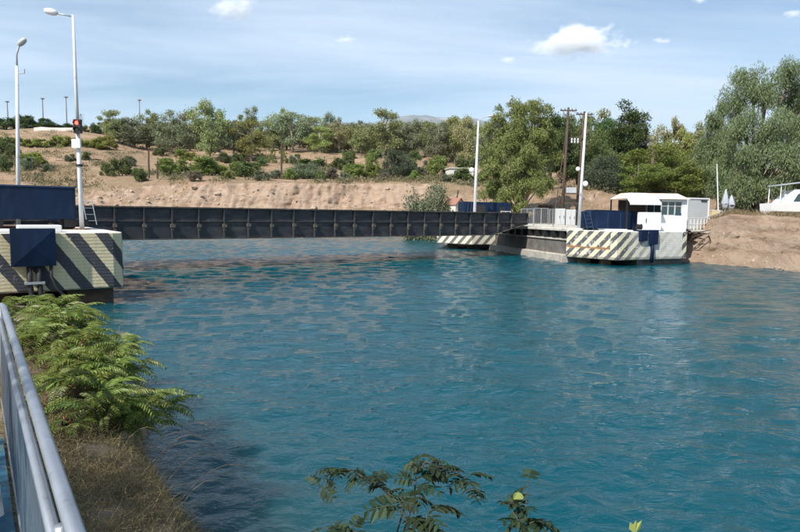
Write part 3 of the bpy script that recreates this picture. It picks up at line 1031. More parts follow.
qstrip(0.0, 2.30, 2.50, 'coping', M['concrete_light'], bevel=0.03)
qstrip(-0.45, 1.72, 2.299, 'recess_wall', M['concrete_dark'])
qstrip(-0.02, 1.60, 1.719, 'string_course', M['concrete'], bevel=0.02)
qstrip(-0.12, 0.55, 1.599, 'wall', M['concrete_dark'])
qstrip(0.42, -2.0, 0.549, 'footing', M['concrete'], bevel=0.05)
for k in range(9):
    a = dirw * (0.9 + 1.55 * k)
    obj('bracket', MB().box((-.16, -.16, 1.72), (.16, .16, 2.298)), M['black'], QU, (a.x + nrm.x * -.22, a.y + nrm.y * -.22, 0), (0, 0, math.atan2(dirw.y, dirw.x)))
mb = MB().prism([(0.5, 0.2), (30, 6.0), (36, 26), (8, 40), (-6.5, 30), (-2.7, 15.8)], 2.25, 2.46)
struct(obj('quay_pavement', mb, M['concrete_light'], None, QP))

# near striped pier on the far bank
RP = thing('bridge_pier', 'weathered striped concrete pier with white cabin on its top', 'pier', B_)
pl_ = [loc2(B_, p) for p in (B_, D_, Vector((22.0, 50.5)), Vector((14.5, 52.0)), C_)]
pl_[0:1] = [(-0.30, 0.42), (0.0, 0.02), (0.30, 0.10)]
obj('body', MB().prism(pl_, 0.42, RTOP), M['stripe_right'], RP, bevel=0.05)
cen = Vector((sum(p[0] for p in pl_) / len(pl_), sum(p[1] for p in pl_) / len(pl_)))


def inset(p, d):
    v_ = cen - Vector(p)
    return Vector(p) + v_.normalized() * d


e0, e1 = Vector(loc2(B_, B_ + (D_ - B_) * .30)), Vector(loc2(B_, D_))
pin = [e0 + Vector((0, .22)), e1 + Vector((-.25, .2)), Vector(loc2(B_, Vector((21.5, 50)))), Vector(loc2(B_, Vector((16, 50))))]
obj('base_block', MB().prism([(p.x, p.y) for p in pin], -2.2, 0.419), M['concrete_dark'], RP)
for fx in (0.16, 0.62):
    p = C_ + (B_ - C_) * fx + Vector((.75, .35, 0))
    p = loc2(B_, p)
    obj('support_leg', MB().box((p[0] - .32, p[1] - .32, -2.2), (p[0] + .32, p[1] + .32, 0.419)), M['rust'], RP, bevel=0.03)
# far striped pier, seen under the girder
FA, FB = W(437, 240, 63.0), W(472, 240, 60.0)
FP = thing('bridge_pier', 'low striped pier end showing below the black girder', 'pier', (FA.x, FA.y, 0))
fo = Vector((FA.x, FA.y, 0))
fpoly = [(0, 0), loc2(fo, FB), loc2(fo, Vector((9.6, 61.0))), loc2(fo, Vector((10, 69))), (1.5, 7)]
obj('body', MB().prism(fpoly, 0.52, RTOP), M['stripe_far'], FP, bevel=0.05)
p = loc2(fo, W(452.5, 240, 62.8))
obj('support_leg', MB().box((p[0] - .5, p[1] - .2, -2.2), (p[0] + .5, p[1] + .8, .519)), M['pile'], FP)
p = loc2(fo, W(474, 240, 61.6))
obj('support_leg', MB().box((p[0] - .6, p[1] - .2, -2.2), (p[0] + .6, p[1] + .8, .519)), M['pile'], FP)

# blue winch housing on the right pier: curved end, ladder legs
o1, o2 = W(587, 228, 45.2), W(637, 228, 45.8)
dv = (o2 - o1)
rz_ = math.atan2(dv.y, dv.x)
WH2 = thing('winch_housing', 'blue steel winch housing with dark curved end beside the white cabin', 'winch housing', (o1.x, o1.y, RTOP), rz_, 'blue winch housings')
Lh = math.hypot(dv.x, dv.y)
poly = [(0.05, .25), (0.35, 0.04), (0.8, 0), (Lh, 0), (Lh, 1.7), (0.35, 1.7), (0.05, 1.4)]
obj('shell', MB().prism(poly, 0.12, 1.36), M['blue'], WH2, bevel=0.03)
obj('roof_ridge', MB().xzprism([(0.2, 1.362), (Lh - .02, 1.362), (Lh - .3, 1.46), (0.7, 1.52)], 0.12, 1.6), M['blue'], WH2)
for x_ in (1.6, 2.6):
    obj('seam', MB().box((x_, -0.02, .14), (x_ + .05, -.002, 1.34)), M['blue_edge'], WH2)
for k in range(2):
    obj('skid', MB().box((.5 + 2 * k, .1, 0), (.9 + 2 * k, 1.6, .118)), M['black'], WH2)
LD2 = thing('ladder', 'blue step ladder leaning at the curved end of the blue housing', 'ladder', (o1.x - .05, o1.y - .35, RTOP), rz_)
for s in (-.05, .42):
    obj('rail', MB().tube([(s, -.1, 0), (s - .18, .28, 1.35)], 0.03, 6), M['blue_edge'], LD2)
for k in range(4):
    f_ = .2 + .2 * k
    obj('rung', MB().tube([(-.05 - .18 * f_, -.1 + .38 * f_, 1.35 * f_), (.42 - .18 * f_, -.1 + .38 * f_, 1.35 * f_)], .02, 6), M['blue_edge'], LD2)

# white mast with two dishes
base = W(578.5, 228, 45.0)
base.z = RTOP
top = W(586.3, 113, 45.0)
lt = top - base
MS = thing('mast', 'white leaning mast with two round dishes on the striped pier', 'mast', base)
obj('post', MB().tube([(0, 0, 0), lt * .5, lt], [.125, .10, .065], 12), M['pole_white'], MS, smooth=True)
obj('foot', MB().lathe([(.25, 0), (.25, .06), (.15, .14)], (0, 0, 0), 12), M['white'], MS)
obj('crossbar', MB().tube([lt * .965 + Vector((-.1, 0, 0)), lt * .965 + Vector((.55, 0, .02)), lt * .965 + Vector((.55, 0, .3))], .02, 6), M['black'], MS)
for f_, sx_, r_ in ((.525, -.38, .16), (.40, .24, .20)):
    d_ = obj('dish', MB().lathe([(r_ * .2, .07), (r_ * .75, .03), (r_, -.03), (r_ * .98, -.045), (r_ * .3, .0)], lt * f_ + Vector((sx_, -.12, 0)), 16, (0, 1, 0)), M['dish'], MS, smooth=True)
    obj('arm', MB().tube([lt * f_, lt * f_ + Vector((sx_, -.06, 0))], .02, 6), M['galv'], d_)
obj('cleat', MB().box((-.09, -.14, 0), (.09, -.1, .16)), M['galv'], MS, lt * .30)

# white cabinet, and blue covers hung over the pier edge
p1, p2 = W(644, 228, 43.9), W(661, 228, 44.3)
dv = p2 - p1
FR = thing('fridge_cabinet', 'white upright cabinet in front of the cabin veranda', 'cabinet', (p1.x, p1.y, RTOP), math.atan2(dv.y, dv.x))
obj('body', MB().box((0, 0, 0.06), (dv.length, .8, 1.36)), M['white_gloss'], FR, bevel=0.03)
obj('door', MB().box((.04, -.035, .10), (dv.length - .04, -.003, 1.32)), M['white_gloss'], FR, bevel=0.015)
obj('handle', MB().box((.10, -.07, .62), (.14, -.036, .92)), M['black'], FR)
for x0, x1, y0, y1, lb in ((637.5, 644.8, 230, 241.5, 'short blue tarp cover hanging over the striped pier edge'), (647.6, 655.0, 231.5, 245, 'long blue tarp cover and pipe hanging down the striped pier')):
    f0, f1_ = (x0 - 617) / 70, (x1 - 617) / 70
    a = B_ + (D_ - B_) * f0
    b = B_ + (D_ - B_) * f1_
    dd = b - a
    zt, zb = RTOP + .12, 3.4 - (y1 - 218) * 43.0 / 610
    TV = thing('tarp_cover', lb, 'cover', (a.x, a.y, RTOP), math.atan2(dd.y, dd.x))
    obj('cover', MB().xzprism([(0, zb - RTOP), (dd.length, zb - RTOP + .03), (dd.length + .02, zt - RTOP), (-.03, zt - RTOP)], -.22, .15), M['blue'], TV, bevel=0.03)
    if x0 > 645:
        obj('pipe', MB().tube([(.24, -.12, zb - RTOP), (.26, -.14, -1.4), (.18, -.16, -2.2)], .13, 8), M['blue'], TV, smooth=True)
# low white plates on the pier top
q = W(622, 231, 43.6)
tag(obj('hatch_cover', MB().box((-1.3, 0, 0), (.9, .9, .07)).box((-.9, .1, .072), (.5, .8, .13)), M['white'], None, (q.x, q.y, RTOP + .004), (0, 0, R(12)), bevel=0.01), 'flat white hatch cover on the striped pier below the blue housing', 'hatch')
q = W(639, 230, 43.6)
mo = thing('winch_motor', 'small dark winch motor between blue housing and white cabinet', 'motor', (q.x, q.y, RTOP))
obj('bed', MB().box((-.35, -.2, 0), (.35, .3, .10)), M['blue'], mo)
obj('drum', MB().lathe([(.12, -.2), (.2, -.18), (.2, .18), (.12, .2)], (0, 0, .32), 14, (1, 0, 0)), M['black'], mo)
obj('cap', MB().lathe([(.13, 0), (.1, .05)], (0, -.1, .5), 12), M['galv'], mo)

# cabin
c0, c1 = W(660.5, 228, 45.4), W(686, 228, 45.75)
dv = c1 - c0
rz_ = math.atan2(dv.y, dv.x)
CA = thing('kiosk', 'small white cabin with corner window and scalloped awning roof', 'cabin', (c0.x, c0.y, RTOP), rz_)
wd = dv.length
obj('wall', MB().box((0, 0, 0), (wd, 2.3, 1.16)), M['white'], CA)
obj('wall', MB().box((wd * .80, .005, 1.162), (wd, 2.295, 2.34)), M['white'], CA)
obj('wall', MB().box((0.005, 2.0, 1.162), (wd * .79, 2.29, 2.34)), M['white'], CA)
obj('wall', MB().box((0.01, .01, 2.20), (wd * .795, 1.99, 2.34)), M['white'], CA)
wf = wd * .80
for k in range(3):
    xa, xb = wf * k / 3 + .02, wf * (k + 1) / 3 - .02
    wdw = obj('window', MB().box((xa, .05, 1.2), (xb, .07, 2.17)), M['glass'], CA)
    fm = MB()
    fm.box((xa - .02, .02, 1.165), (xa + .03, .10, 2.198)).box((xb - .03, .02, 1.165), (xb + .02, .10, 2.198))
    fm.box((xa + .03, .025, 1.165), (xb - .03, .095, 1.21)).box((xa + .03, .025, 2.15), (xb - .03, .095, 2.198))
    fm.box((xa + .03, .03, 1.83), (xb - .03, .09, 1.87))
    obj('frame', fm, M['panel_grey'], wdw)
wdw = obj('window', MB().box((.04, .1, 1.2), (.06, 1.9, 2.17)), M['glass'], CA)
obj('frame', MB().box((.01, .94, 1.165), (.09, 1.0, 2.198)), M['panel_grey'], wdw)
op = obj('window', MB().box((0, -.02, 0), (wf / 3 - .06, .02, .62)), M['glass'], CA, (wf * 2 / 3 + .03, -.01, 1.20), (R(-20), 0, 0), label='tilted open pane')
roof = MB()
roof.add([(-2.8, -.25, 2.36), (wd + .12, -.25, 2.36), (wd + .12, 2.5, 2.36), (-2.8, 2.5, 2.36), (-2.3, .5, 2.80), (wd - .5, .5, 2.80), (wd - .5, 1.8, 2.80), (-2.3, 1.8, 2.80)],
         [(3, 2, 1, 0), (4, 5, 6, 7), (0, 1, 5, 4), (1, 2, 6, 5), (2, 3, 7, 6), (3, 0, 4, 7)])
obj('roof', roof, M['roof_white'], CA)
aw = MB()
n_ = 22
for k in range(n_):
    xa, xb = -3.05 + 2.5 * k / n_, -3.05 + 2.5 * (k + 1) / n_
    aw.add([(xa, -.30, 2.44), (xb, -.30, 2.44), (xb, -.85, 2.05), (xa, -.85, 2.05)], [(0, 3, 2, 1)])
    aw.add([(xa, -.852, 2.05), (xb, -.852, 2.05), (xb, -.853, 1.93), ((xa + xb) / 2, -.853, 1.87), (xa, -.853, 1.93)], [(4, 3, 2, 1, 0)])
obj('awning', aw, M['white_gloss'], CA)
for x_ in (-2.85, -1.35):
    obj('post', MB().box((x_, -.12, 0), (x_ + .09, -.03, 2.355)), M['black'], CA)
    obj('post', MB().box((x_, 2.2, 0), (x_ + .09, 2.29, 2.355)), M['black'], CA)
obj('back_panel', MB().box((-2.3, 2.0, 0), (-.05, 2.1, 2.30)), M['wood'], CA)
# container
p1, p2 = W(686.5, 226, 49.6), W(708.5, 226, 50.6)
dv = p2 - p1
CT = thing('storage_container', 'pale grey box container with white edges behind the cabin', 'container', (p1.x, p1.y, 2.46), math.atan2(dv.y, dv.x))
L_ = dv.length
obj('body', MB().box((.05, .05, .05), (L_ - .05, 2.4, 2.5)), M['panel_grey'], CT)
for lo, hi in (((0, 0, 0), (.09, .09, 2.6)), ((L_ - .09, 0, 0), (L_, .09, 2.6)), ((.092, 0, 2.5), (L_ - .092, .09, 2.6)), ((0, 2.35, 0), (.09, 2.45, 2.6)), ((L_ - .09, 2.35, 0), (L_, 2.45, 2.6)), ((0, .092, 2.51), (.09, 2.348, 2.6)), ((L_ - .09, .092, 2.51), (L_, 2.348, 2.6))):
    obj('edge_beam', MB().box(lo, hi), M['white'], CT)
obj('vent', MB().box((L_ * .62, -.0, 2.30), (L_ * .88, .04, 2.42)), M['black'], CT)


def railing(name, label, pts, h, spacing, mat_, cat='railing', n_bars=2, r=.025):
    """posts and rails along world points on the ground"""
    o_ = thing(name, label, cat, pts[0])
    loc = [p - pts[0] for p in pts]
    for a, b in zip(loc[:-1], loc[1:]):
        n = max(1, round((b - a).length / spacing))
        for k in range(n + 1):
            if k == n and b is not loc[-1]:
                continue
            p = a + (b - a) * (k / n)
            obj('post', MB().tube([p, p + Vector((0, 0, h))], r * 1.15, 6), mat_, o_)
        for j in range(n_bars):
            z = Vector((0, 0, h * (1 - j / n_bars) - .02))
            obj('rail', MB().tube([a + z, b + z], r, 6), mat_, o_)
    return o_


p1, p2, p3 = W(687, 226, 47.6), W(704, 226, 49.5), W(722, 216, 52)
p1.z, p2.z, p3.z = 2.47, 2.5, 3.1
railing('railing', 'white post railing between the container and the earth bank', [p1, p2, p3], .95, .55, M['white'])
# broken timber and cables hanging at the corner of pier and earth bank
q = W(696, 232, 47.0)
DB = thing('driftwood_pile', 'tangle of dark broken timber between striped pier and earth bank', 'timber', (q.x, q.y, 1.6))
for k in range(9):
    a = Vector((rng.uniform(-.9, .9), rng.uniform(-.4, .3), rng.uniform(.1, .9)))
    d_ = Vector((rng.uniform(-.8, .8), rng.uniform(-.3, .3), rng.uniform(-.3, .3)))
    obj('timber', MB().tube([a - d_, a + d_ * .2 + Vector((0, 0, .05)), a + d_], [.035, .05, .03], 6), M['wood'], DB)

# folded parasols, flag pole, yellow box
for x_, y0, y1, w_, lb in ((724.5, 217, 189, .30, 'taller closed grey parasol beside the weeping tree'), (730.5, 216, 195, .34, 'shorter closed grey parasol with dark tie beside the weeping tree')):
    b = W(x_, y0, 54.0)
    b.z = ground_h(b.x, 54) - .05
    tp = W(x_ + .3, y1, 54.0)
    hgt = tp.z - b.z
    PS = thing('parasol', lb, 'parasol', b, 0, 'closed parasols')
    obj('pole', MB().tube([(0, 0, 0), (0, 0, hgt)], .03, 8), M['white'], PS)
    prof = [(.10 * w_ / .3, hgt * .22), (w_ * .75, hgt * .30), (w_, hgt * .5), (w_ * .62, hgt * .72), (w_ * .28, hgt * .92), (.04, hgt * .985)]
    cv = MB().lathe(prof, (0, 0, 0), 16)
    cv.v = [(v[0] * (1 + .18 * math.cos(5 * math.atan2(v[1], v[0]))), v[1] * (1 + .18 * math.cos(5 * math.atan2(v[1], v[0]))), v[2]) for v in cv.v]
    obj('canopy', cv, M['fabric_grey'], PS, smooth=True)
    obj('tie', MB().lathe([(w_ * 1.0, hgt * .42), (w_ * 1.05, hgt * .45), (w_ * 1.0, hgt * .48)], (0, 0, 0), 16), M['black'] if x_ > 728 else M['fabric_grey'], PS)
    obj('base', MB().lathe([(.25, 0), (.25, .08), (.06, .12)], (0, 0, 0), 12), M['concrete'], PS)
b = W(718.5, 214, 56)
b.z = ground_h(b.x, 56) - .05
tp = W(717.0, 165, 56)
FPo = thing('flagpole', 'thin bare white pole behind the container', 'pole', b)
obj('post', MB().tube([(0, 0, 0), tp - b], [.06, .04], 8), M['pole_white'], FPo)
obj('finial', MB().lathe([(.02, 0), (.06, .05), (.02, .1)], tp - b, 8), M['white'], FPo)
b = W(716.5, 215, 53)
b.z = ground_h(b.x, 53) - .05
yb = thing('crate', 'pale yellow crate behind the white railing near the closed parasols', 'crate', b)
obj('body', MB().box((-.38, 0, 0), (.30, .5, .62)), M['yellow'], yb, bevel=.02)
obj('lid', MB().box((-.41, -.03, .622), (.33, .53, .68)), M['white'], yb, bevel=.01)

# boat on the bank
b = W(772, 217, 47.0)
b.z = ground_h(b.x + 1, 47.0)
BO = thing('motorboat', 'white motorboat with canopy frame drawn up on the earth bank', 'boat', b, R(-4))
hull = MB()
st = [(0.0, 1.0, .02), (1.5, 1.02, .0), (3.5, 1.0, .0), (5.2, .75, .05), (6.6, .08, .25)]
ring = []
for x_, hw, kz in st:
    ring.append([(x_, 0 + 1.0 - hw, .98 + .08 * (x_ / 6)), (x_, 1.0 - hw * .86, .35 + kz), (x_, 1.0, .02 + kz), (x_, 1.0 + hw * .86, .35 + kz), (x_, 1.0 + hw, .98 + .08 * (x_ / 6))])
vs = [p for r_ in ring for p in r_]
fs = []
for i in range(len(st) - 1):
    for k in range(4):
        fs.append((i * 5 + k, i * 5 + k + 1, (i + 1) * 5 + k + 1, (i + 1) * 5 + k))
    fs.append((i * 5 + 4, i * 5, (i + 1) * 5, (i + 1) * 5 + 4))
fs.append((0, 4, 3, 2, 1))
hull.add(vs, fs)
obj('hull', hull, M['white_gloss'], BO, bevel=.02)
cab = MB().xzprism([(.75, 1.0), (4.6, 1.0), (3.9, 1.55), (2.4, 2.05), (1.75, 2.05), (1.15, 1.45)], .25, 1.75)
obj('cabin', cab, M['white_gloss'], BO, bevel=.05)
obj('window', MB().xzprism([(1.62, 1.12), (3.9, 1.12), (3.5, 1.50), (2.3, 1.86), (1.95, 1.70)], .235, .248), M['glass'], BO)
for (xa, ya) in ((.6, .15), (.6, 1.85), (1.35, 1.0)):
    obj('canopy_post', MB().tube([(xa, ya, .95), (xa + .03, ya, 2.35)], .035, 6), M['white'], BO)
obj('canopy', MB().xzprism([(.5, 2.33), (3.6, 2.75), (3.6, 2.82), (.5, 2.40)], .05, 1.95), M['fabric_grey'], BO)
obj('horn_light', MB().lathe([(.05, 0), (.09, .06), (.09, .14), (.03, .2)], (1.2, .55, 1.5), 10), M['white'], BO)
for x_ in (1.2, 4.4):
    obj('cradle', MB().box((x_, .2, -.25), (x_ + .25, 1.8, .16)), M['wood_grey'], BO)

# utility poles
up1, up2 = [], []
for k, (xb, yb_, xt, yt, dpt, lb) in enumerate(((562.0, 209, 568.5, 107.5, 66.0, 'dark wooden utility pole, nearer the leafy eucalyptus, with crossarm'), (576.5, 209, 584.6, 111.5, 66.5, 'dark wooden utility pole standing just behind the white mast'))):
    b = W(xb, yb_, dpt)
    b.z = 2.44
    tp = W(xt, yt, dpt) - b
    UPo = thing('utility_pole', lb, 'utility pole', b, 0, 'utility poles')
    obj('post', MB().tube([(0, 0, 0), tp * .5, tp], [.19, .16, .12], 10), M['wood'], UPo, smooth=True)
    arm = obj('crossarm', MB().box((-.85, -.07, -.06), (.9, .07, .06)), M['wood'], UPo, tp * .975)
    for x_ in (-.75, -.35, .4, .8):
        obj('insulator', MB().lathe([(.03, 0), (.05, .05), (.03, .08), (.05, .12), (.02, .16)], (x_, 0, .06), 8), M['rubber'], arm)
    obj('brace', MB().tube([Vector((-.6, -.09, 0)) + tp * .97, Vector((0, -.17, 0)) + tp * .90], .025, 5), M['wood'], UPo)
    (up1 if k == 0 else up2).append((b, tp))
    if k == 0:
        obj('stay', MB().tube([tp * .9, Vector((-1.0, -.4, 0))], .05, 5), M['wood'], UPo)
m1 = up1[0][0] + up1[0][1] * .28
m2 = up2[0][0] + up2[0][1] * .28
PT = thing('transformer', 'grey transformer box on a platform between the two utility poles', 'transformer', (m1 + m2) / 2 + Vector((0, -.28, 0)))
obj('platform', MB().box((-1.0, -.32, -.08), (1.0, .5, 0)), M['wood'], PT)
obj('tank', MB().box((-.62, -.26, .002), (.45, .42, .62)), M['pole_grey'], PT, bevel=.05)
for x_ in (-.4, -.08, .24):
    obj('bushing', MB().lathe([(.05, 0), (.08, .06), (.05, .1), (.07, .16), (.03, .24)], (x_, 0, .62), 8), M['wood'], PT)
for k in range(2):
    obj('beam', MB().box((-1.0, -.1, -1.1 - .9 * k), (1.0, .02, -.98 - .9 * k)), M['wood'], PT)
i1 = up1[0][0] + up1[0][1] * .74
i2 = up2[0][0] + up2[0][1] * .74
IB = thing('insulator_bar', 'short bar with three pale fuse switches between the utility poles', 'fuse bar', (i1 + i2) / 2)
hw_ = (i2 - i1).length / 2
obj('bar', MB().box((-hw_, -.06, .2), (hw_, .06, .3)), M['wood'], IB)
for x_ in (-.32, .0, .34):
    obj('fuse_switch', MB().lathe([(.06, -.35), (.11, -.28), (.08, -.1), (.11, .05), (.06, .18)], (x_, -.12, 0), 8), M['panel_grey'], IB)
cab_w = up1[0][0] + up1[0][1] * .985
cab_e = up2[0][0] + up2[0][1] * .985
tag(obj('overhead_wire', MB().tube([cab_w + (cab_e - cab_w) * f_ + Vector((0, 0, -.15 * math.sin(f_ * math.pi))) for f_ in (0, .25, .5, .75, 1)], .018, 5), M['rubber']), 'short black wire joining the tops of the utility poles', 'wire')

# barriers on the quay
def barrier(label, xa, xb, ytop, dpt, rows=6, mat_=None):
    a, b = W(xa, 220, dpt), W(xb, 220, dpt + .4)
    a.z = b.z = 2.465
    d_ = b - a
    o_ = thing('barrier', label, 'barrier', a, math.atan2(d_.y, d_.x), 'pale metal barriers on the quay')
    L = d_.length
    h = W(xa, ytop, dpt).z - 2.465
    mm = mat_ or M['galv']
    for x_ in (0, L / 2, L):
        obj('post', MB().tube([(x_, 0, 0), (x_, 0, h)], .035, 6), mm, o_)
    for z_ in (h - .02, .18):
        obj('rail', MB().tube([(0, 0, z_), (L, 0, z_)], .028, 6), mm, o_)
    n = max(4, int(L / .13))
    for k in range(1, n):
        obj('bar', MB().tube([(L * k / n, 0, .18), (L * k / n, 0, h - .02)], .012, 4), mm, o_)
    return o_


barrier('low metal barrier at the tip of the bridge girder', 521, 533, 208.5, 62.0)
barrier('metal barrier before the orange earth slope, middle of the row', 534, 548, 208, 60.0)
barrier('metal barrier beside the first utility pole', 549.5, 556, 209, 61.5)
b1, b2 = W(556, 222, 57.5), W(575.5, 222, 57.9)
for k, (xa, xb, yt, lb) in enumerate(((556, 565, 208.5, 'pale grey switch cabinet under the nearer utility pole'), (566, 575.5, 209.5, 'pale grey switch cabinet just left of the white mast'))):
    a = W(xa, 220, 57.5)
    a.z = 2.465
    w_ = (xb - xa) / 610 * 57.5
    h = W(xa, yt, 57.5).z - 2.465
    sb = thing('switch_cabinet', lb, 'cabinet', a, 0, 'pale switch cabinets')
    obj('body', MB().box((0, 0, .1), (w_, .5, h)), M['panel_grey'], sb, bevel=.02)
    obj('plinth', MB().box((.03, .03, 0), (w_ - .03, .47, .098)), M['concrete'], sb)
    for x_ in (.05, w_ / 2 + .02):
        dr = obj('door', MB().box((x_, -.03, .16), (x_ + w_ / 2 - .07, -.002, h - .06)), M['panel_grey'], sb)
        obj('handle', MB().box((x_ + w_ / 2 - .16, -.05, h * .45), (x_ + w_ / 2 - .12, -.031, h * .6)), M['black'], dr)
tag(obj('road_kerb', MB().box((0, 0, 0), (5.5, .3, .14)), M['concrete_light'], None, (W(541, 225, 55).x, 55, 2.462), (0, 0, R(12)), bevel=.03), 'pale kerb along the quay in front of the metal barriers', 'kerb')

# far blue housing and lamp post, hut
o1, o2 = W(463.5, 213, 66.0), W(510.5, 213, 67.0)
dv = o2 - o1
WH3 = thing('winch_housing', 'far blue housing with dark openings behind the bridge end', 'winch housing', (o1.x, o1.y, RTOP + .04), math.atan2(dv.y, dv.x), 'blue winch housings')
L_ = dv.length
ht = W(487, 202.2, 66.5).z - RTOP
obj('shell', MB().xzprism([(0, 0), (L_, 0), (L_, ht - .35), (L_ - .25, ht - .05), (.1, ht)], 0, 2.4), M['blue'], WH3, bevel=.03)
for xa, xb, za, zb in ((.24, .46, .35, .86), (.76, .88, .3, .78)):
    w_ = obj('opening', MB().box((L_ * xa, -.03, ht * za), (L_ * xb, -.002, ht * zb)), M['black'], WH3)
    obj('sill', MB().box((L_ * xa - .03, -.06, ht * za - .06), (L_ * xb + .03, -.002, ht * za - .003)), M['blue_edge'], w_)
obj('ladder_rail', MB().tube([(.25, -.3, 0), (.55, -.05, ht)], .03, 5), M['blue_edge'], WH3)
obj('ladder_rail', MB().tube([(.6, -.3, 0), (.9, -.05, ht)], .03, 5), M['blue_edge'], WH3)
q = W(506, 213, 64)
tag(railing('guard_frame', 'small white guard frame at the end of the far blue housing', [Vector((q.x - .5, 64.2, 2.47)), Vector((q.x + .55, 64.5, 2.47))], 1.42, .5, M['white']), 'small white guard frame at the end of the far blue housing', 'guard rail')

base = W(474.2, 214, 63.5)
base.z = RTOP + .04
top = W(478.4, 121, 63.5)
lt = top - base
L3 = thing('street_lamp', 'white lamp post with arm to the right behind the bridge end', 'street lamp', base)
obj('post', MB().tube([(0, 0, 0), lt * .55, lt], [.16, .14, .08], 10), M['pole_white'], L3, smooth=True)
obj('arm', MB().tube([lt, lt + Vector((.5, 0, .32)), lt + Vector((1.1, 0, .5))], .04, 6), M['pole_grey'], L3)
lamp_head(L3, lt + Vector((1.0, 0, .48)), R(0), M['pole_grey'], .15, .55)
d_ = obj('dish', MB().lathe([(.06, .1), (.20, .05), (.26, -.04), (.1, 0)], lt * .53 + Vector((-.5, -.1, 0)), 14, (0.3, 1, 0)), M['dish'], L3, smooth=True)
obj('arm', MB().tube([lt * .53, lt * .53 + Vector((-.5, 0, 0))], .03, 5), M['galv'], d_)

p1, p2 = W(455.5, 213, 84), W(470, 213, 88)
dv = p2 - p1
HT = thing('hut', 'small whitewashed hut with red roof at the foot of the earth slope', 'hut', (p1.x, p1.y, ground_h(p1.x, 85) - .3), R(40))
HT.scale = (.58, .7, .94)
hz_ = W(460, 201, 85).z - HT.location.z
obj('wall', MB().xzprism([(0, 0), (3.0, 0), (3.0, hz_ - .4), (1.5, hz_ + .5), (0, hz_ - .4)], 0, 3.2), M['plaster'], HT)
rf_ = MB()
rf_.xzprism([(-.2, hz_ - .46), (1.5, hz_ + .56), (1.5, hz_ + .66), (-.2, hz_ - .34)], -.25, 3.4)
rf_.xzprism([(1.502, hz_ + .56), (3.2, hz_ - .46), (3.2, hz_ - .34), (1.502, hz_ + .66)], -.25, 3.4)
obj('roof', rf_, M['roof_red'], HT)
d_ = obj('door', MB().box((1.1, -.04, 0), (1.9, -.002, 1.9)), M['wood_grey'], HT)
obj('window', MB().box((.25, -.03, .9), (.75, -.002, 1.5)), M['glass'], HT)
b = W(452.5, 211, 86)
b.z = ground_h(b.x, 86) - .1
tag(obj('wooden_post', MB().tube([(0, 0, 0), (.35, 0, 1.2), (.75, 0, W(456, 190, 86).z - b.z)], [.13, .12, .09], 8), M['wood'], None, b), 'leaning dark wooden post beside the red-roofed hut', 'post', 'wooden posts')
for xb, y0, y1, dpt, lb in ((149, 176, 150, 118, 'tall bare wooden post left of the bright green bushes'), (157.5, 178, 161, 117, 'shorter wooden post next to a taller post left of bright bushes'), (281.5, 180, 143, 118, 'tall wooden post on the cliff in front of the small conifers')):
    p = W(xb, y0, dpt)
    gh = ground_h(p.x, dpt)
    tp = W(xb, y1, dpt).z
    tag(obj('wooden_post', MB().tube([(0, 0, -.2), (0, 0, (tp - gh) * .6), (.05, 0, tp - gh)], [.19, .17, .13], 8), M['wood'], None, (p.x, dpt, gh)), lb, 'post', 'wooden posts')
# small white house among the shrubs above the slope
p = W(456, 176, 128)
HS = thing('house', 'small flat white house half hidden by dark shrubs above the slope', 'house', (p.x, 128, ground_h(p.x, 128) - .3), R(10))
hz_ = W(456, 168.5, 128).z - HS.location.z
HS.location.x -= 1.2
obj('wall', MB().box((0, 0, 0), (5.0, 4, hz_)), M['plaster'], HS)
obj('roof', MB().box((-.2, -.2, hz_ + .002), (5.2, 4.2, hz_ + .2)), M['concrete_light'], HS)
for x_ in (.8, 2.9):
    w_ = obj('window', MB().box((x_, -.04, hz_ * .45), (x_ + .8, -.002, hz_ * .8)), M['glass'], HS)
    obj('sill', MB().box((x_ - .08, -.1, hz_ * .45 - .1), (x_ + .88, -.002, hz_ * .45 - .003)), M['white'], w_)

# hill crest: light masts, pale wall, pylon
for xb, y1, lb in ((8.3, 101, 'leftmost thin floodlight mast on the hill'), (43.5, 98, 'floodlight mast on the hill between the two lamp posts'), (67, 96.5, 'floodlight mast on the hill just left of the red signal'), (140, 99.5, 'floodlight mast rising above the trees right of the red signal')):
    d = 400.0
    p = W(xb, 130, d)
    gh = ground_h(p.x, d)
    tp = W(xb, y1, d).z - gh
    fm = thing('floodlight_mast', lb, 'floodlight mast', (p.x, d, gh - .5), 0, 'floodlight masts on the hill')
    obj('post', MB().tube([(0, 0, 0), (0, 0, tp * .6), (0, 0, tp)], [.45, .36, .25], 8), M['floodlight_mast'], fm)
    obj('lamp_ring', MB().lathe([(.5, 0), (1.25, .25), (1.25, .7), (.5, .95)], (0, 0, tp - .4), 10), M['floodlight_mast'], fm)
p = W(81, 128, 410)
gh = ground_h(p.x, 410)
tp = W(81, 113, 410).z - gh
py = thing('pylon', 'tiny lattice pylon on the hill right of the red signal', 'pylon', (p.x, 410, gh - .5))
for sx_ in (-1, 1):
    for sy_ in (-1, 1):
        obj('leg', MB().tube([(sx_ * 1.6, sy_ * 1.6, 0), (sx_ * .2, sy_ * .2, tp)], .12, 4), M['floodlight_mast'], py)
for z_ in (.62, .78, .92):
    obj('crossarm', MB().box((-2.4, -.1, tp * z_), (2.4, .1, tp * z_ + .2)), M['floodlight_mast'], py)
wl_pts = [W(x_, y_, 246) for x_, y_ in ((34, 133), (41, 130.5), (50, 132), (60, 133.5), (72, 133.5), (79, 131.5))]
wm = MB()
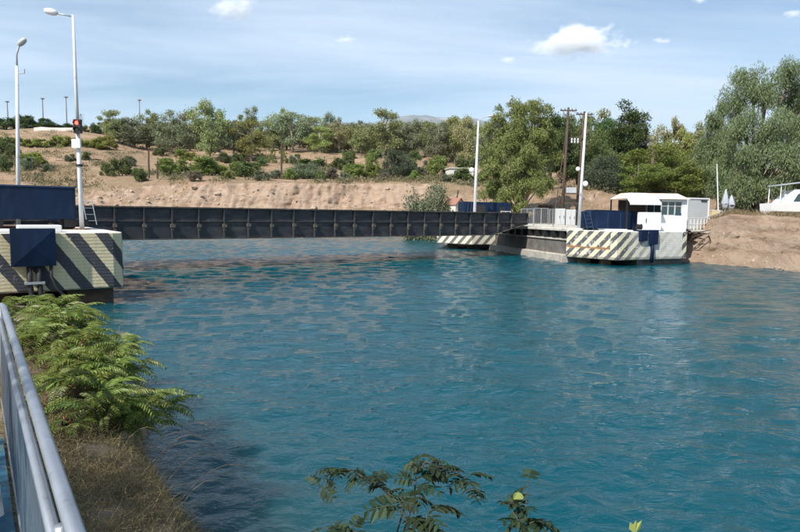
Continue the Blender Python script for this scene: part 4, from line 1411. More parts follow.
for a, b in zip(wl_pts[:-1], wl_pts[1:]):
    za, zb = ground_h(a.x, 246), ground_h(b.x, 246)
    wm.add([(a.x, a.y, za - 1), (b.x, b.y, zb - 1), (b.x, b.y, zb + 1.3), (a.x, a.y, za + 1.3), (a.x, a.y + .6, za - 1), (b.x, b.y + .6, zb - 1), (b.x, b.y + .6, zb + 1.3), (a.x, a.y + .6, za + 1.3)],
           [(0, 1, 2, 3), (3, 2, 6, 7), (5, 4, 7, 6)])
tag(obj('retaining_wall', wm, M['plaster']), 'low pale wall winding along the hill crest', 'wall')

# ------------------------------------------------------------------ trees and shrubs
def leaf_quads(P, axis, L, Wd, g):
    """diamond leaves at P, pointing along axis"""
    n = len(P)
    axis = axis / np.linalg.norm(axis, axis=1, keepdims=True)
    rnd = g.normal(size=(n, 3))
    side = np.cross(axis, rnd)
    side /= np.linalg.norm(side, axis=1, keepdims=True) + 1e-9
    L = np.broadcast_to(np.asarray(L, float), (n,))[:, None]
    Wd = np.broadcast_to(np.asarray(Wd, float), (n,))[:, None]
    v = np.stack([P - axis * L * .5, P + side * Wd * .5, P + axis * L * .5, P - side * Wd * .5], 1).reshape(-1, 3)
    q = np.arange(4 * n).reshape(-1, 4)
    return v, q


def clump_cloud(cent, rad, n_each, g, flat=.8, shell=.45):
    """points spread through clumps, denser towards each clump's skin"""
    out, ax = [], []
    for c, r in zip(cent, rad):
        n = int(n_each)
        d = g.normal(size=(n, 3))
        d /= np.linalg.norm(d, axis=1, keepdims=True)
        rr_ = r * (shell + (1 - shell) * g.random(n)) * (1 + .25 * g.normal(size=n) * .6)
        p = c + d * rr_[:, None] * np.array([1, 1, flat])
        out.append(p)
        ax.append(d + g.normal(size=(n, 3)) * .8)
    return np.concatenate(out), np.concatenate(ax)


def shape_centres(kind, n, g):
    """clump centres in unit space (height 1, width 1)"""
    C, Rd = [], []
    while len(C) < n:
        x, y = g.uniform(-.5, .5, 2)
        z = g.uniform(.08, 1)
        r2 = math.hypot(x, y)
        if kind == 'euc':
            zc = (z - .55) / .47
            lim = .40 * math.sqrt(max(0, 1 - zc * zc)) * (1 + .25 * math.sin(7 * z + 3 * math.atan2(y, x)))
            if z < .06:
                continue
        elif kind == 'conifer':
            lim = .46 * (1 - z) ** .8
        elif kind == 'bush':
            lim = .42 * math.sqrt(max(0, 1 - (max(z, .3) - .3) ** 2 / .5)) if z < .9 else 0
            if z > .86:
                continue
        elif kind == 'umbrella':
            lim = .46 * math.sqrt(max(0, 1 - ((z - .42) / .52) ** 2)) if z > .14 else 0
        elif kind == 'pine':
            lim = .44 * (1.05 - z) ** .45 if z > .2 else 0
        if r2 > lim:
            continue
        C.append((x, y, z))
        Rd.append({'euc': .15, 'conifer': .08, 'bush': .15, 'umbrella': .10, 'pine': .11}[kind] * g.uniform(.7, 1.25))
    return np.array(C), np.array(Rd)


def template(kind, seed, n_clump, n_each, L, Wd, shell=.45, flat=.75, droop=0.0):
    g = np.random.default_rng(seed)
    C, Rd = shape_centres(kind, n_clump, g)
    if kind == 'bush':
        C[:, 2] = C[:, 2] * .95
    P, ax = clump_cloud(C, Rd, n_each, g, flat, shell)
    if droop:
        ax = ax * (1 - droop) + np.array([0, 0, -1.0]) * droop * 2
    keep = P[:, 2] > 0.0
    P, ax = P[keep], ax[keep]
    v, q = leaf_quads(P, ax, L * g.uniform(.6, 1.3, len(P)), Wd * g.uniform(.6, 1.3, len(P)), g)
    crown = np_mesh('crown', v, q)
    tb = MB()
    if kind != 'bush':
        lean = g.uniform(-.04, .04)
        tb.tube([(0, 0, -.04), (lean * .5, 0, .25), (lean, lean, .55), (lean * 1.2, lean, .85)], [.035, .028, .018, .006], 7)
        for c in C[:9]:
            z0 = max(.18, min(c[2] - .15, .6))
            tb.tube([(lean * z0, lean * .5, z0), (c[0] * .5, c[1] * .5, (z0 + c[2]) / 2 + .02), tuple(c)], [.014, .009, .004], 5)
    else:
        for c in C[:6]:
            tb.tube([(0, 0, -.05), (c[0] * .5, c[1] * .5, c[2] * .5), tuple(c)], [.025, .016, .006], 5)
    return tb.mesh('trunk'), crown


TPL = {
    'euc': [template('euc', 100 + i, 34, 210, .046, .022, droop=.25, shell=.3) for i in range(5)],
    'conifer': [template('conifer', 200 + i, 34, 80, .05, .02) for i in range(2)],
    'bush': [template('bush', 300 + i, 22, 240, .075, .042, flat=1.3, shell=.3) for i in range(4)],
    'tuft': [template('bush', 350 + i, 22, 240, .14, .030, droop=-.45, flat=1.3, shell=.3) for i in range(2)],
    'pine': [template('pine', 400 + i, 90, 260, .030, .014, flat=.6) for i in range(2)],
    'umbrella': [template('umbrella', 500 + i, 70, 480, .024, .011, flat=.8) for i in range(3)],
    'fine_bush': [template('bush', 600 + i, 46, 420, .035, .018, shell=.4, flat=1.2) for i in range(2)],
}
_made = {}


def mesh_with(me, m_):
    key = (me.name, m_.name)
    if key not in _made:
        c = me.copy()
        c.materials.clear()
        c.materials.append(m_)
        _made[key] = c
    return _made[key]


cnt = [0]


def plant(kind, m_, x, ytop, ybase, wpx, depth, name, label, cat, group, trunk='trunk', base=None):
    cnt[0] += 1
    tr, cr_ = TPL[kind][cnt[0] % len(TPL[kind])]
    p = W(x, ybase, depth)
    gh = ground_h(p.x, depth) - .15 if base is None else base
    tz = W(x, ytop, depth).z - gh
    if kind == 'euc':
        tz *= 1.07
    if name in ('bush', 'vine_shrub'):
        tz *= 1.18
        wpx *= 1.1
    wd = wpx / 610 * depth * (1.55 if kind == 'euc' else 1.0)
    o_ = thing(name, label, cat, (p.x, depth, gh), float(rng.uniform(0, 6.28)), group, (wd, wd, tz))
    if kind in ('bush', 'tuft', 'fine_bush'):
        obj('stem', mesh_with(tr, M[trunk]), None, o_)
        obj('foliage', mesh_with(cr_, M[m_]), None, o_)
    else:
        obj('trunk', mesh_with(tr, M[trunk]), None, o_)
        obj('crown', mesh_with(cr_, M[m_]), None, o_)
    return o_


TL_ = 'trees in the row behind the cliff'
ROW = [  # x, top, base, width, depth, material, what sets it apart
    (114, 114, 152, 19, 205, 'euc', 'slim pale eucalyptus, first of the tree row from the left'),
    (134, 121, 158, 34, 208, 'euc_grey', 'broad grey-green eucalyptus just right of the slim first tree'),
    (147, 113, 158, 18, 214, 'euc', 'narrow taller eucalyptus behind the broad grey one'),
    (158, 122, 156, 20, 222, 'euc_brown', 'brownish eucalyptus above the two wooden posts'),
    (171, 116, 158, 28, 206, 'euc_grey', 'grey eucalyptus above the left bright green bush'),
    (190, 117, 160, 22, 216, 'euc_brown', 'dull brown-green eucalyptus left of the tallest tree in the row'),
    (210, 106, 168, 28, 190, 'euc', 'tallest eucalyptus of the left row, above the bright bush'),
    (220, 122, 160, 20, 215, 'euc_grey', 'shaded eucalyptus tucked right behind the tallest of the left row'),
    (234, 120, 164, 22, 195, 'euc_grey', 'leaning grey eucalyptus right of the tallest tree'),
    (249, 111, 156, 18, 225, 'euc', 'small-headed eucalyptus peeking above its neighbours'),
    (251, 125, 164, 28, 192, 'euc_yellow', 'yellow-green tree behind the round dark bush'),
    (268, 122, 158, 20, 220, 'euc', 'thin eucalyptus behind the two small conifers'),
    (280, 112, 156, 20, 226, 'euc_yellow', 'pale open-headed tree above the small conifers'),
    (293, 113, 155, 27, 212, 'euc_grey', 'dense grey eucalyptus right of the conifers'),
    (309, 120, 155, 20, 214, 'euc_grey', 'drooping eucalyptus right of the dense grey one'),
    (320, 129, 156, 22, 208, 'euc_yellow', 'low yellow-green tree left of the mountain gap'),
    (331, 116, 156, 15, 232, 'euc_grey', 'slender tree crossing the left end of the mountain'),
    (339, 124, 157, 22, 212, 'euc_brown', 'rusty-topped tree below the left end of the mountain'),
    (352, 129, 157, 20, 216, 'euc_yellow', 'bright low tree below the mountain'),
    (366, 127, 158, 20, 208, 'euc', 'green tree left of the tall olive-coloured one'),
    (384, 114, 158, 28, 205, 'euc', 'tall olive-coloured eucalyptus above the dark round bush'),
    (394, 128, 158, 20, 214, 'euc_brown', 'brownish tree behind the dark round bush'),
    (408, 122, 157, 21, 212, 'euc_grey', 'grey tree right of the tall olive one'),
    (425, 121, 158, 19, 215, 'euc', 'upright tree below the highest mountain part'),
    (440, 125, 160, 22, 205, 'euc_grey', 'silvery tree above the small white house'),
    (455, 122, 162, 24, 208, 'euc_yellow', 'yellowish tree left of the white lamp post'),
    (469, 121, 166, 22, 200, 'euc_brown', 'brown-green tree right behind the white lamp post'),
    (486, 124, 170, 24, 196, 'euc', 'tree squeezed between lamp post and big leafy eucalyptus'),
]
for x, yt, yb_, w_, d, m_, lb in ROW:
    plant('euc', m_, x, yt, yb_, w_, d, 'eucalyptus_tree', lb, 'tree', TL_, 'trunk_pale')
ORD = ['first', 'second', 'third', 'fourth', 'fifth', 'sixth', 'seventh', 'eighth', 'ninth', 'tenth', 'eleventh', 'twelfth', 'thirteenth', 'fourteenth', 'fifteenth', 'sixteenth']
FILL = ['leftmost', 'second', 'third', 'fourth', 'fifth', 'sixth', 'seventh', 'eighth', 'ninth', 'tenth', 'eleventh', 'twelfth', 'last']
for k, x in enumerate((125, 152, 180, 200, 241, 260, 303, 328, 348, 374, 398, 418, 447)):
    plant('euc', ['euc', 'euc_grey', 'euc_brown'][k % 3], x, 126 + (k * 7) % 6, 160, 26, 240 + (k * 5) % 14, 'background_tree', FILL[k] + ' of the darker trees filling gaps behind the eucalyptus row', 'tree', 'gap-filling trees behind the row')
for k, x in enumerate((118, 143, 166, 186, 203, 226, 244, 273, 287, 314, 345, 361, 379, 402, 432, 462)):
    plant('euc', ['euc_yellow', 'euc', 'euc_grey'][k % 3], x, 121 + (k * 5) % 9, 162, 22, 226 + (k * 7) % 9, 'filler_tree', ORD[k] + ' from the left of the fresh green trees standing between the tall eucalyptus', 'tree', 'fresh green trees within the row', 'trunk_pale')
# understorey below the row
for k, (x, yt, yb_, w_, m_) in enumerate(((160, 147, 156, 16, 'bush_dark'), (181, 148, 157, 15, 'bush_bright'), (190, 150, 160, 14, 'vine'), (224, 152, 164, 14, 'bush_dark'), (239, 152, 166, 16, 'bush_dark'), (263, 156, 166, 14, 'bush_dark'), (349, 148, 158, 18, 'bush_dark'), (375, 148, 160, 22, 'bush_dark'), (414, 150, 158, 16, 'bush_dark'), (440, 155, 163, 18, 'bush_bright'))):
    plant('bush', m_, x, yt, yb_, w_, 188, 'undergrowth_shrub', ['first', 'second', 'third', 'fourth', 'fifth', 'sixth', 'seventh', 'eighth', 'ninth', 'rightmost'][k] + ' small shrub from the left at the foot of the eucalyptus row', 'shrub', 'shrubs at the foot of the tree row')

for x, yt, yb_, w_, d, lb in ((272, 138, 169, 13, 165, 'left of two small bright conifers beside the tall wooden post'), (283, 140, 169, 14, 163, 'right of two small bright conifers, behind the tall wooden post'), (324.5, 154, 174, 9, 150, 'lone tiny conifer between grey shrubs on the plateau')):
    plant('conifer', 'pine_bright', x, yt, yb_, w_, d, 'conifer', lb, 'tree', 'small conifers')

BU = 'bushes on the plateau above the cliff'
for kind, m_, x, yt, yb_, w_, d, lb in (
    ('tuft', 'bush_bright', 174, 159, 178, 34, 124, 'left of two large bright green bushes on the cliff'),
    ('tuft', 'bush_bright', 208, 159, 179, 42, 123, 'right of two large bright green bushes on the cliff'),
    ('bush', 'bush_dark', 247, 163, 180, 30, 124, 'rounded dark green bush between bright bushes and wooden post'),
    ('bush', 'bush_grey', 277, 171, 181, 18, 122, 'small grey bush at the foot of the tall wooden post'),
    ('fine_bush', 'bush_grey', 304, 164, 181, 42, 124, 'wide silvery grey shrub right of the wooden post'),
    ('bush', 'bush_dark', 311, 159, 174, 34, 150, 'olive shrub behind the silvery grey one'),
    ('bush', 'dry_bush', 331, 170, 182, 18, 122, 'dry brown shrub right of the silvery one'),
    ('bush', 'bush_dark', 340, 159, 174, 20, 148, 'dark little shrub right of the lone tiny conifer'),
    ('bush', 'bush_bright', 356, 165, 183, 28, 124, 'leafy bright shrub left of the dark round bush'),
    ('bush', 'bush_bright', 374, 162, 183, 20, 126, 'narrow bright shrub touching the dark round bush'),
    ('fine_bush', 'olive', 398, 151, 182, 34, 122, 'large dark round olive bush on the cliff edge'),
    ('bush', 'bush_grey', 420, 168, 182, 18, 130, 'faint grey shrub right of the dark round bush'),
    ('bush', 'bush_bright', 437, 160, 180, 22, 135, 'green shrub left of the small white house'),
    ('bush', 'bush_dark', 465, 156, 174, 24, 136, 'dark clipped shrub above the small white house'),
    ('bush', 'bush_dark', 462, 170, 185, 26, 120, 'dark olive shrub below the small white house'),
    ('bush', 'bush_dark', 120, 160, 175, 22, 122, 'dark oval bush alone on the dry slope'),
    ('bush', 'bush_dark', 108, 164, 174, 14, 123, 'smaller dark bush left of the oval one on the dry slope'),
    ('bush', 'bush_grey', 48, 164, 174, 13, 128, 'small grey bush between the two lamp posts'),
    ('bush', 'bush_grey', 29, 158, 172, 14, 130, 'grey-green bush right beside the plain lamp post'),
    ('bush', 'vine', 34, 154, 168, 26, 140, 'yellowish shrub between lamp posts below the vine row'),
    ('bush', 'bush_dark', 4, 156, 173, 18, 128, 'dark bush at the left edge below the big dark one'),
    ('bush', 'bush_dark', 3, 136, 160, 22, 165, 'big dark bush at the left edge of the slope'),
    ('bush', 'bush_dark', 14, 145, 163, 18, 150, 'dark bush left of the plain lamp post'),
    ('fine_bush', 'bush_grey', 429, 191, 214, 52, 84, 'feathery grey-green shrub growing below the cliff behind the girder')):
    plant(kind, m_, x, yt, yb_, w_, d, 'bush', lb, 'bush', BU)
XB = [('bush', 'bush_dark', 140, 167, 178, 17), ('bush', 'bush_bright', 228, 169, 180, 16), ('bush', 'bush_grey', 262, 170, 181, 18), ('bush', 'bush_bright', 290, 168, 180, 15), ('bush', 'bush_dark', 322, 170, 182, 15),
      ('bush', 'bush_grey', 345, 170, 182, 14), ('bush', 'dry_bush', 384, 172, 184, 14), ('bush', 'bush_bright', 415, 170, 183, 14), ('bush', 'dry_bush', 195, 170, 180, 16), ('bush', 'bush_grey', 447, 172, 185, 16)]
for k, (kind, m_, x, yt, yb_, w_) in enumerate(XB):
    plant(kind, m_, x, yt, yb_, w_, 113 + (k * 3) % 6, 'low_bush', ORD[k] + ' from the left of the low bushes along the very edge of the cliff', 'bush', 'low bushes along the cliff edge')
XS_ = [(70, 160, 12, 'bush_grey'), (86, 158, 11, 'bush_dark'), (95, 166, 13, 'dry_bush'), (60, 168, 12, 'bush_dark'), (130, 162, 13, 'bush_grey'), (168, 165, 14, 'bush_dark'), (235, 168, 14, 'bush_bright'), (262, 165, 13, 'bush_dark'), (295, 160, 14, 'bush_grey'), (350, 160, 14, 'bush_dark'), (372, 158, 15, 'bush_bright'), (412, 162, 14, 'bush_dark'), (428, 166, 13, 'dry_bush')]
for k, (x, yb_, w_, m_) in enumerate(XS_):
    plant('bush', m_, x, yb_ - 7, yb_, w_, 152 + (k * 4) % 11, 'slope_bush', ORD[k] + ' from the left of the small bushes dotted on the slope below the tree row', 'bush', 'small bushes on the slope')
HC = 'dark trees on the hill crest'
for x, yt, yb_, w_, lb in ((6, 117, 136, 30, 'low dark tree at the left end of the hill crest'), (27, 114, 138, 24, 'tallest dark tree on the crest behind the plain lamp post'), (37, 119, 134, 16, 'small dark crest tree right of the tallest'), (47, 118, 135, 18, 'crest tree left of the floodlight mast by the signal'), (52, 124, 138, 26, 'wide low crest tree above the pale wall'), (66, 123, 137, 16, 'crest tree just left of the red signal'), (83, 124, 136, 12, 'little crest tree right of the red signal'), (99, 121, 136, 18, 'round crest tree nearest the eucalyptus row')):
    plant('bush', 'pine' if w_ > 15 else 'bush_dark', x, yt, yb_, w_, 262, 'crest_tree', lb, 'tree', HC)
VN = ['leftmost', 'second', 'third', 'fourth', 'fifth', 'sixth', 'seventh', 'eighth', 'rightmost']
for k, x in enumerate((-2, 14, 33, 45, 58, 70, 84, 97, 108)):
    plant('bush', 'vine', x, 137 + (k * 5) % 4, 153, 19, 186, 'vine_shrub', VN[k] + ' shrub of the yellow-green row across the hillside', 'shrub', 'yellow-green shrub row on the hillside')

# right-hand woods
plant('pine', 'pine', 549, 110, 205, 66, 108, 'pine_tree', 'dark tree right behind the big leafy eucalyptus', 'tree', 'dark pines behind the quay')
plant('umbrella', 'bush_dark', 577, 108, 203, 66, 112, 'pine_tree', 'round-headed green pine behind the utility poles', 'tree', 'dark pines behind the quay')
plant('pine', 'pine', 627, 105, 180, 66, 124, 'pine_tree', 'tall black-green pine rising above the umbrella pines', 'tree', 'dark pines behind the quay')
plant('pine', 'pine', 606, 120, 190, 58, 128, 'pine_tree', 'lower dark pine left of the tallest black-green one', 'tree', 'dark pines behind the quay')
plant('fine_bush', 'olive', 603, 150, 195, 46, 94, 'olive_tree', 'round grey-green olive tree behind the blue housing', 'tree', None)
plant('umbrella', 'pine_bright', 655, 139, 204, 112, 102, 'umbrella_pine', 'highest bright umbrella pine above the cabin', 'tree', 'bright umbrella pines')
plant('umbrella', 'pine_bright', 636, 158, 203, 70, 95, 'umbrella_pine', 'bright umbrella pine directly behind the cabin roof', 'tree', 'bright umbrella pines')
plant('umbrella', 'pine_bright', 686, 152, 206, 86, 97, 'umbrella_pine', 'bright umbrella pine behind the container', 'tree', 'bright umbrella pines')
for x, yt, yb_, w_, d, m_, lb in ((664, 123, 170, 24, 160, 'euc_brown', 'brownish round tree behind the umbrella pines'), (681, 129, 170, 24, 158, 'euc_yellow', 'olive tree behind the highest umbrella pine on its right'), (701, 128, 172, 26, 155, 'euc', 'dull green tree between umbrella pine and weeping tree'), (646, 138, 175, 24, 165, 'euc_grey', 'grey-green tree just right of the tall black pine'), (718, 133, 175, 24, 150, 'euc_grey', 'hazy tree half behind the weeping tree'), (533, 118, 190, 34, 135, 'euc', 'tree filling the gap behind the big leafy eucalyptus'), (500, 130, 190, 36, 140, 'euc_grey', 'tree behind the left edge of the big leafy eucalyptus'), (590, 118, 180, 36, 150, 'euc', 'pale tree between the utility poles and the black pine')):
    plant('euc', m_, x, yt, yb_, w_, d, 'woodland_tree', lb, 'tree', 'trees of the wood on the right')


def big_tree(name, label, x, ybase, depth, lobes, m_, n_strand, leaf_L, leaf_W, strand, seed, trunk_r, tmat, group=None, base=None):
    """a large tree: lobes (px x, px y, px radius, depth offset) filled with hanging sprays of leaves"""
    g = np.random.default_rng(seed)
    p = W(x, ybase, depth)
    gh = (ground_h(p.x, depth) - .2) if base is None else base
    o_ = thing(name, label, 'tree', (p.x, depth, gh), 0, group)
    org = np.array([p.x, depth, gh])
    Pts, Ax = [], []
    tb = MB()
    tot = sum(l[2] ** 2 for l in lobes)
    for lx, ly, lr, dz in lobes:
        c = np.array(W(lx, ly, depth + dz)) - org
        r = lr / 610 * (depth + dz)
        n = max(6, int(n_strand * lr ** 2 / tot))
        sub = g.normal(size=(9, 3))
        sub /= np.linalg.norm(sub, axis=1, keepdims=True)
        sub *= g.uniform(.25, .95, 9)[:, None] * r
        sr = g.uniform(.28, .5, 9) * r
        pick = g.integers(0, 9, n)
        d = g.normal(size=(n, 3))
        d /= np.linalg.norm(d, axis=1, keepdims=True)
        st = c + sub[pick] + d * (sr[pick] * (.3 + .7 * g.random(n)))[:, None]
        out = d.copy()
        out[:, 2] = 0
        m = strand[1]
        for k in range(m):
            f = (k + .5) / m
            ln = strand[0] * g.uniform(.5, 1.2, n)[:, None]
            pos = st + out * ln * .35 * f + np.array([0, 0, -1.0]) * ln * f ** 1.3 * strand[2] + np.array([0, 0, 1.0]) * ln * .25 * f * (1 - strand[2]) + g.normal(size=(n, 3)) * .11 * strand[0]
            Pts.append(pos)
            Ax.append(out * .5 + np.array([0, 0, -1.0]) * (strand[2] * 1.2) + g.normal(size=(n, 3)) * .55)
        mid = c * np.array([.35, .35, .55])
        tb.tube([tuple(np.array([0, 0, max(.3, c[2] * .18)])), tuple(mid), tuple(c)], [trunk_r * .5, trunk_r * .22, trunk_r * .05], 7)
        for j in range(4):
            tgt = st[j % n]
            tb.tube([tuple(mid + (c - mid) * .4), tuple((c + tgt) / 2), tuple(tgt)], [trunk_r * .16, trunk_r * .09, .02], 5)
    tb.tube([(0, 0, -.3), (0.1, 0, 1.2), (.0, .1, 3.2)], [trunk_r * 1.15, trunk_r * .95, trunk_r * .7], 10)
    P = np.concatenate(Pts)
    A2 = np.concatenate(Ax)
    ok = P[:, 2] > .25
    P, A2 = P[ok], A2[ok]
    v, q = leaf_quads(P, A2, leaf_L * g.uniform(.6, 1.3, len(P)), leaf_W * g.uniform(.7, 1.3, len(P)), g)
    obj('trunk', tb, M[tmat], o_, smooth=True)
    obj('crown', np_mesh('crown', v, q), M[m_], o_)
    return o_


g_ = np.random.default_rng(77)
big_tree('weeping_eucalyptus', 'huge weeping grey-green eucalyptus at the right edge above the boat', 752, 216, 60.0,
         [(752, 78, 17, 0), (738, 98, 15, 1), (768, 88, 20, -1), (790, 78, 20, 1), (805, 95, 26, 2), (745, 125, 18, -2), (770, 122, 22, -3), (800, 130, 28, -1), (735, 150, 17, 1), (757, 155, 20, -3), (785, 162, 24, -4), (812, 165, 28, -2), (728, 168, 14, 2), (745, 180, 16, -3), (770, 186, 17, -4), (733, 185, 11, 0), (800, 185, 16, 4), (830, 110, 26, 2), (835, 150, 28, 2), (732, 120, 10, 2), (729, 205, 6, 1), (742, 200, 8, -1)],
         'euc_big', 10500, .34, .060, (1.5, 9, .85), 31, .62, 'trunk')
big_tree('weeping_eucalyptus', 'smaller grey-blue eucalyptus against the left side of the huge weeping one', 718, 212, 66.0,
         [(714, 120, 10, 0), (722, 108, 7, 1), (708, 140, 11, 1), (720, 138, 12, -1), (712, 160, 12, 0), (724, 165, 12, -1), (716, 182, 10, 0), (702, 152, 8, 1)],
         'euc_big', 2600, .34, .060, (1.3, 9, .8), 32, .3, 'trunk')
big_tree('eucalyptus_tree', 'big leafy eucalyptus in mid scene behind the bridge end', 520, 212, 78.0,
         [(515, 112, 14, 0), (534, 112, 14, 1), (500, 118, 11, 0), (508, 135, 18, -1), (530, 135, 19, 0), (548, 140, 14, 2), (493, 142, 13, 1), (495, 165, 17, 0), (516, 160, 20, -2), (538, 162, 18, -1), (492, 188, 14, 0), (510, 186, 17, -2), (530, 188, 17, -2), (546, 180, 11, 1), (489, 128, 7, 1), (500, 203, 9, -1), (520, 204, 10, -2), (542, 120, 9, 1), (484, 175, 9, 1), (553, 160, 9, 2)],
         'euc_mid', 10000, .34, .085, (1.0, 7, .55), 33, .42, 'trunk_pale')

# dry grass tufts along the top of the right-hand earth bank (stuff)
g = np.random.default_rng(8)
def grass_stuff(name, label, P, L, Wd, m_, bend=.45):
    n = len(P)
    ax = np.stack([g.normal(0, bend, n), g.normal(0, bend, n), np.ones(n)], 1)
    ax /= np.linalg.norm(ax, axis=1, keepdims=True)
    L = L * g.uniform(.4, 1.3, n)[:, None]
    side = np.cross(ax, g.normal(size=(n, 3)))
    side /= np.linalg.norm(side, axis=1, keepdims=True)
    dr = np.stack([g.normal(0, .4, n), g.normal(0, .4, n), -np.abs(g.normal(0, .25, n))], 1)
    m = P + ax * L * .6
    tp = P + ax * L + dr * L
    v = np.stack([P - side * Wd, P + side * Wd, m + side * Wd * .8, m - side * Wd * .8, tp], 1).reshape(-1, 3)
    i = np.arange(n) * 5
    t_ = np.concatenate([np.stack([i, i + 1, i + 2], 1), np.stack([i, i + 2, i + 3], 1), np.stack([i + 3, i + 2, i + 4], 1)])
    o_ = obj(name, np_mesh(name, v, t_), M[m_])
    o_["kind"] = "stuff"
    tag(o_, label, 'grass')
    return o_


pts = []
for k in range(5200):
    px = g.uniform(692, 830)
    tgx = (px - 400) / 610
    sh = np.interp(px, [690, 700, 730, 765, 800, 830], [48.4, 49.0, 46.8, 44.0, 41.6, 40.5])
    d = sh + abs(g.normal(0, 2.2)) + g.uniform(0, 1.0)
    if g.random() > (1.0 if px < 745 else .35):
        continue
    x_ = d * tgx
    pts.append((x_, d, ground_h(x_, d) - .03))
grass_stuff('dry_grass', 'dry straw grass along the top of the right-hand earth bank', np.array(pts), .50, .012, 'dry_grass')
pts = []
for k in range(60000):
    px = g.uniform(-40, 720)
    i = (px - 400) / 610
    d = (104 if px < 470 else 90) + g.gamma(1.6, 32)
    if vnoise(px * .05, d * .08, 3) + .6 * vnoise(px * .2, d * .3, 7) < -.1:
        continue
    x_ = d * i
    pts.append((x_, d, 0))
pts = np.array(pts)
ci = np.argmin(np.abs(GRID_T[None, :] - (pts[:, 0] / pts[:, 1])[:, None]), 1)
for c in np.unique(ci):
    s = ci == c
    pts[s, 2] = np.interp(pts[s, 1], np.maximum.accumulate(GRID_D[c]), GRID_H[c]) - .05
grass_stuff('hill_grass', 'dry brown grass scattered over the far slope and plateau', pts, .75, .045, 'dry_grass', .6)
sel = pts[(vnoise(pts[:, 0] * .11, pts[:, 1] * .11, 31) > -.05) & (g.random(len(pts)) < .060)]
sv_ = np.repeat(sel, 40, axis=0) + g.normal(size=(len(sel) * 40, 3)) * np.array([.75, .75, .28]) + np.array([0, 0, .35])
v_, q_ = leaf_quads(sv_, g.normal(size=sv_.shape) + np.array([0, 0, .6]), .45, .16, g)
o_ = obj('hill_scrub', np_mesh('hill_scrub', v_, q_), M['scrub'])
o_["kind"] = "stuff"
tag(o_, 'low dull scrub dotted over the far slope', 'scrub')

# loose rubble at the foot of the far cliff and of the right-hand earth bank (stuff)
def rubble(name, label, spots):
    vs, fs = [], []
    for k, (x_, d, s) in enumerate(spots):
        bm = bmesh.new()
        bmesh.ops.create_icosphere(bm, subdivisions=1, radius=s)
        o = len(vs)
        rot = Matrix.Rotation(g.uniform(0, 6), 3, 'Z')
        z0 = ground_h(x_, d) + s * .1
        for v_ in bm.verts:
            f_ = 1 + g.uniform(-.25, .25)
            c = rot @ Vector((v_.co.x * f_ * 1.3, v_.co.y * f_, v_.co.z * f_ * .7))
            vs.append((c.x + x_, c.y + d, c.z + z0))
        fs += [tuple(o + v_.index for v_ in f_.verts) for f_ in bm.faces]
        bm.free()
    me = bpy.data.meshes.new(name)
    me.from_pydata(vs, [], fs)
    o_ = obj(name, me, M['stone'])
    o_["kind"] = "stuff"
    tag(o_, label, 'rubble')


sp_ = []
for k in range(260):
    px = g.uniform(60, 430)
    d = g.uniform(97.0, 104)
    sp_.append((d * (px - 400) / 610, d, g.gamma(1.5, .10) + .06))
rubble('cliff_rubble', 'loose tan rubble on the face of the far cliff', sp_)
sp_ = []
for k in range(90):
    px = g.uniform(690, 805)
    d = np.interp(px, [690, 700, 730, 765, 800], [47.4, 46.9, 44.6, 42.1, 39.9]) + g.uniform(-.3, 2.0)
    sp_.append((d * (px - 400) / 610, d, g.gamma(1.5, .04) + .03))
rubble('bank_rubble', 'small stones scattered on the right-hand earth bank', sp_)

# ------------------------------------------------------------------ near railing
RL = thing('railing', 'grey tubular steel railing with wire mesh at the lower left', 'railing', nb(-1.6, 0, 1.55))
o0 = RL.location


def rl(s, w, z):
    return nb(s, w, z) - o0


end = [rl(-1.6, 0, RH), rl(1.0, 0, RH), rl(RAIL_END - .15, 0, RH), rl(RAIL_END - .03, -.015, RH), rl(RAIL_END + .04, -.06, RH - .005), rl(RAIL_END + .07, -.14, RH - .01), rl(RAIL_END + .09, -.9, RH - .01), rl(RAIL_END + .09, -2.2, RH - .01)]
obj('top_rail', MB().tube(end, 0.0245, 16), M['rail_steel'], RL, smooth=True)
obj('middle_rail', MB().tube([rl(-1.6, -.035, RH - .075), rl(RAIL_END - .4, -.035, RH - .075)], 0.019, 12), M['rail_steel'], RL, smooth=True)
obj('bottom_rail', MB().tube([rl(-1.6, -.03, 1.68), rl(RAIL_END, -.03, 1.68)], 0.019, 12), M['rail_steel'], RL, smooth=True)
for s in (-1.0, .1, RAIL_END - .05):
    obj('post', MB().tube([rl(s, -.02, 1.45), rl(s, -.02, RH - .02)], 0.022, 12), M['rail_steel'], RL, smooth=True)
mb = MB()
zt_, zb_ = RH - .075, 1.68
hgt = zt_ - zb_
for k in range(-34, 200):
    s0 = -1.6 + k * .03
    for sg_ in (1, -1):
        a_s, b_s = (s0, s0 + hgt * .55 * sg_) if sg_ > 0 else (s0 + hgt * .55, s0)
        if min(a_s, b_s) < -1.6 or max(a_s, b_s) > RAIL_END:
            continue
        mb.tube([rl(a_s, -.035 - .003 * sg_, zt_), rl(b_s, -.035 - .003 * sg_, zb_)], .0034, 4, cap=False)
obj('wire_mesh', mb, M['mesh_steel'], RL)
# white garden chair on the terrace, its edge just in the picture
cp = G(-34, 470, 1.96)
CH = thing('garden_chair', 'white plastic garden chair on the blue terrace behind the railing', 'chair', (cp.x - .12, cp.y, 1.561), R(25))
obj('seat', MB().box((-.23, -.23, .40), (.23, .23, .44)), M['white_gloss'], CH, bevel=.02)
obj('backrest', MB().box((-.23, .19, .46), (.23, .23, .86)), M['white_gloss'], CH, bevel=.02)
for sx_ in (-.19, .19):
    for sy_ in (-.19, .17):
        obj('leg', MB().tube([(sx_ * 1.15, sy_ * 1.15, 0), (sx_, sy_, .40)], .022, 8), M['white_gloss'], CH)

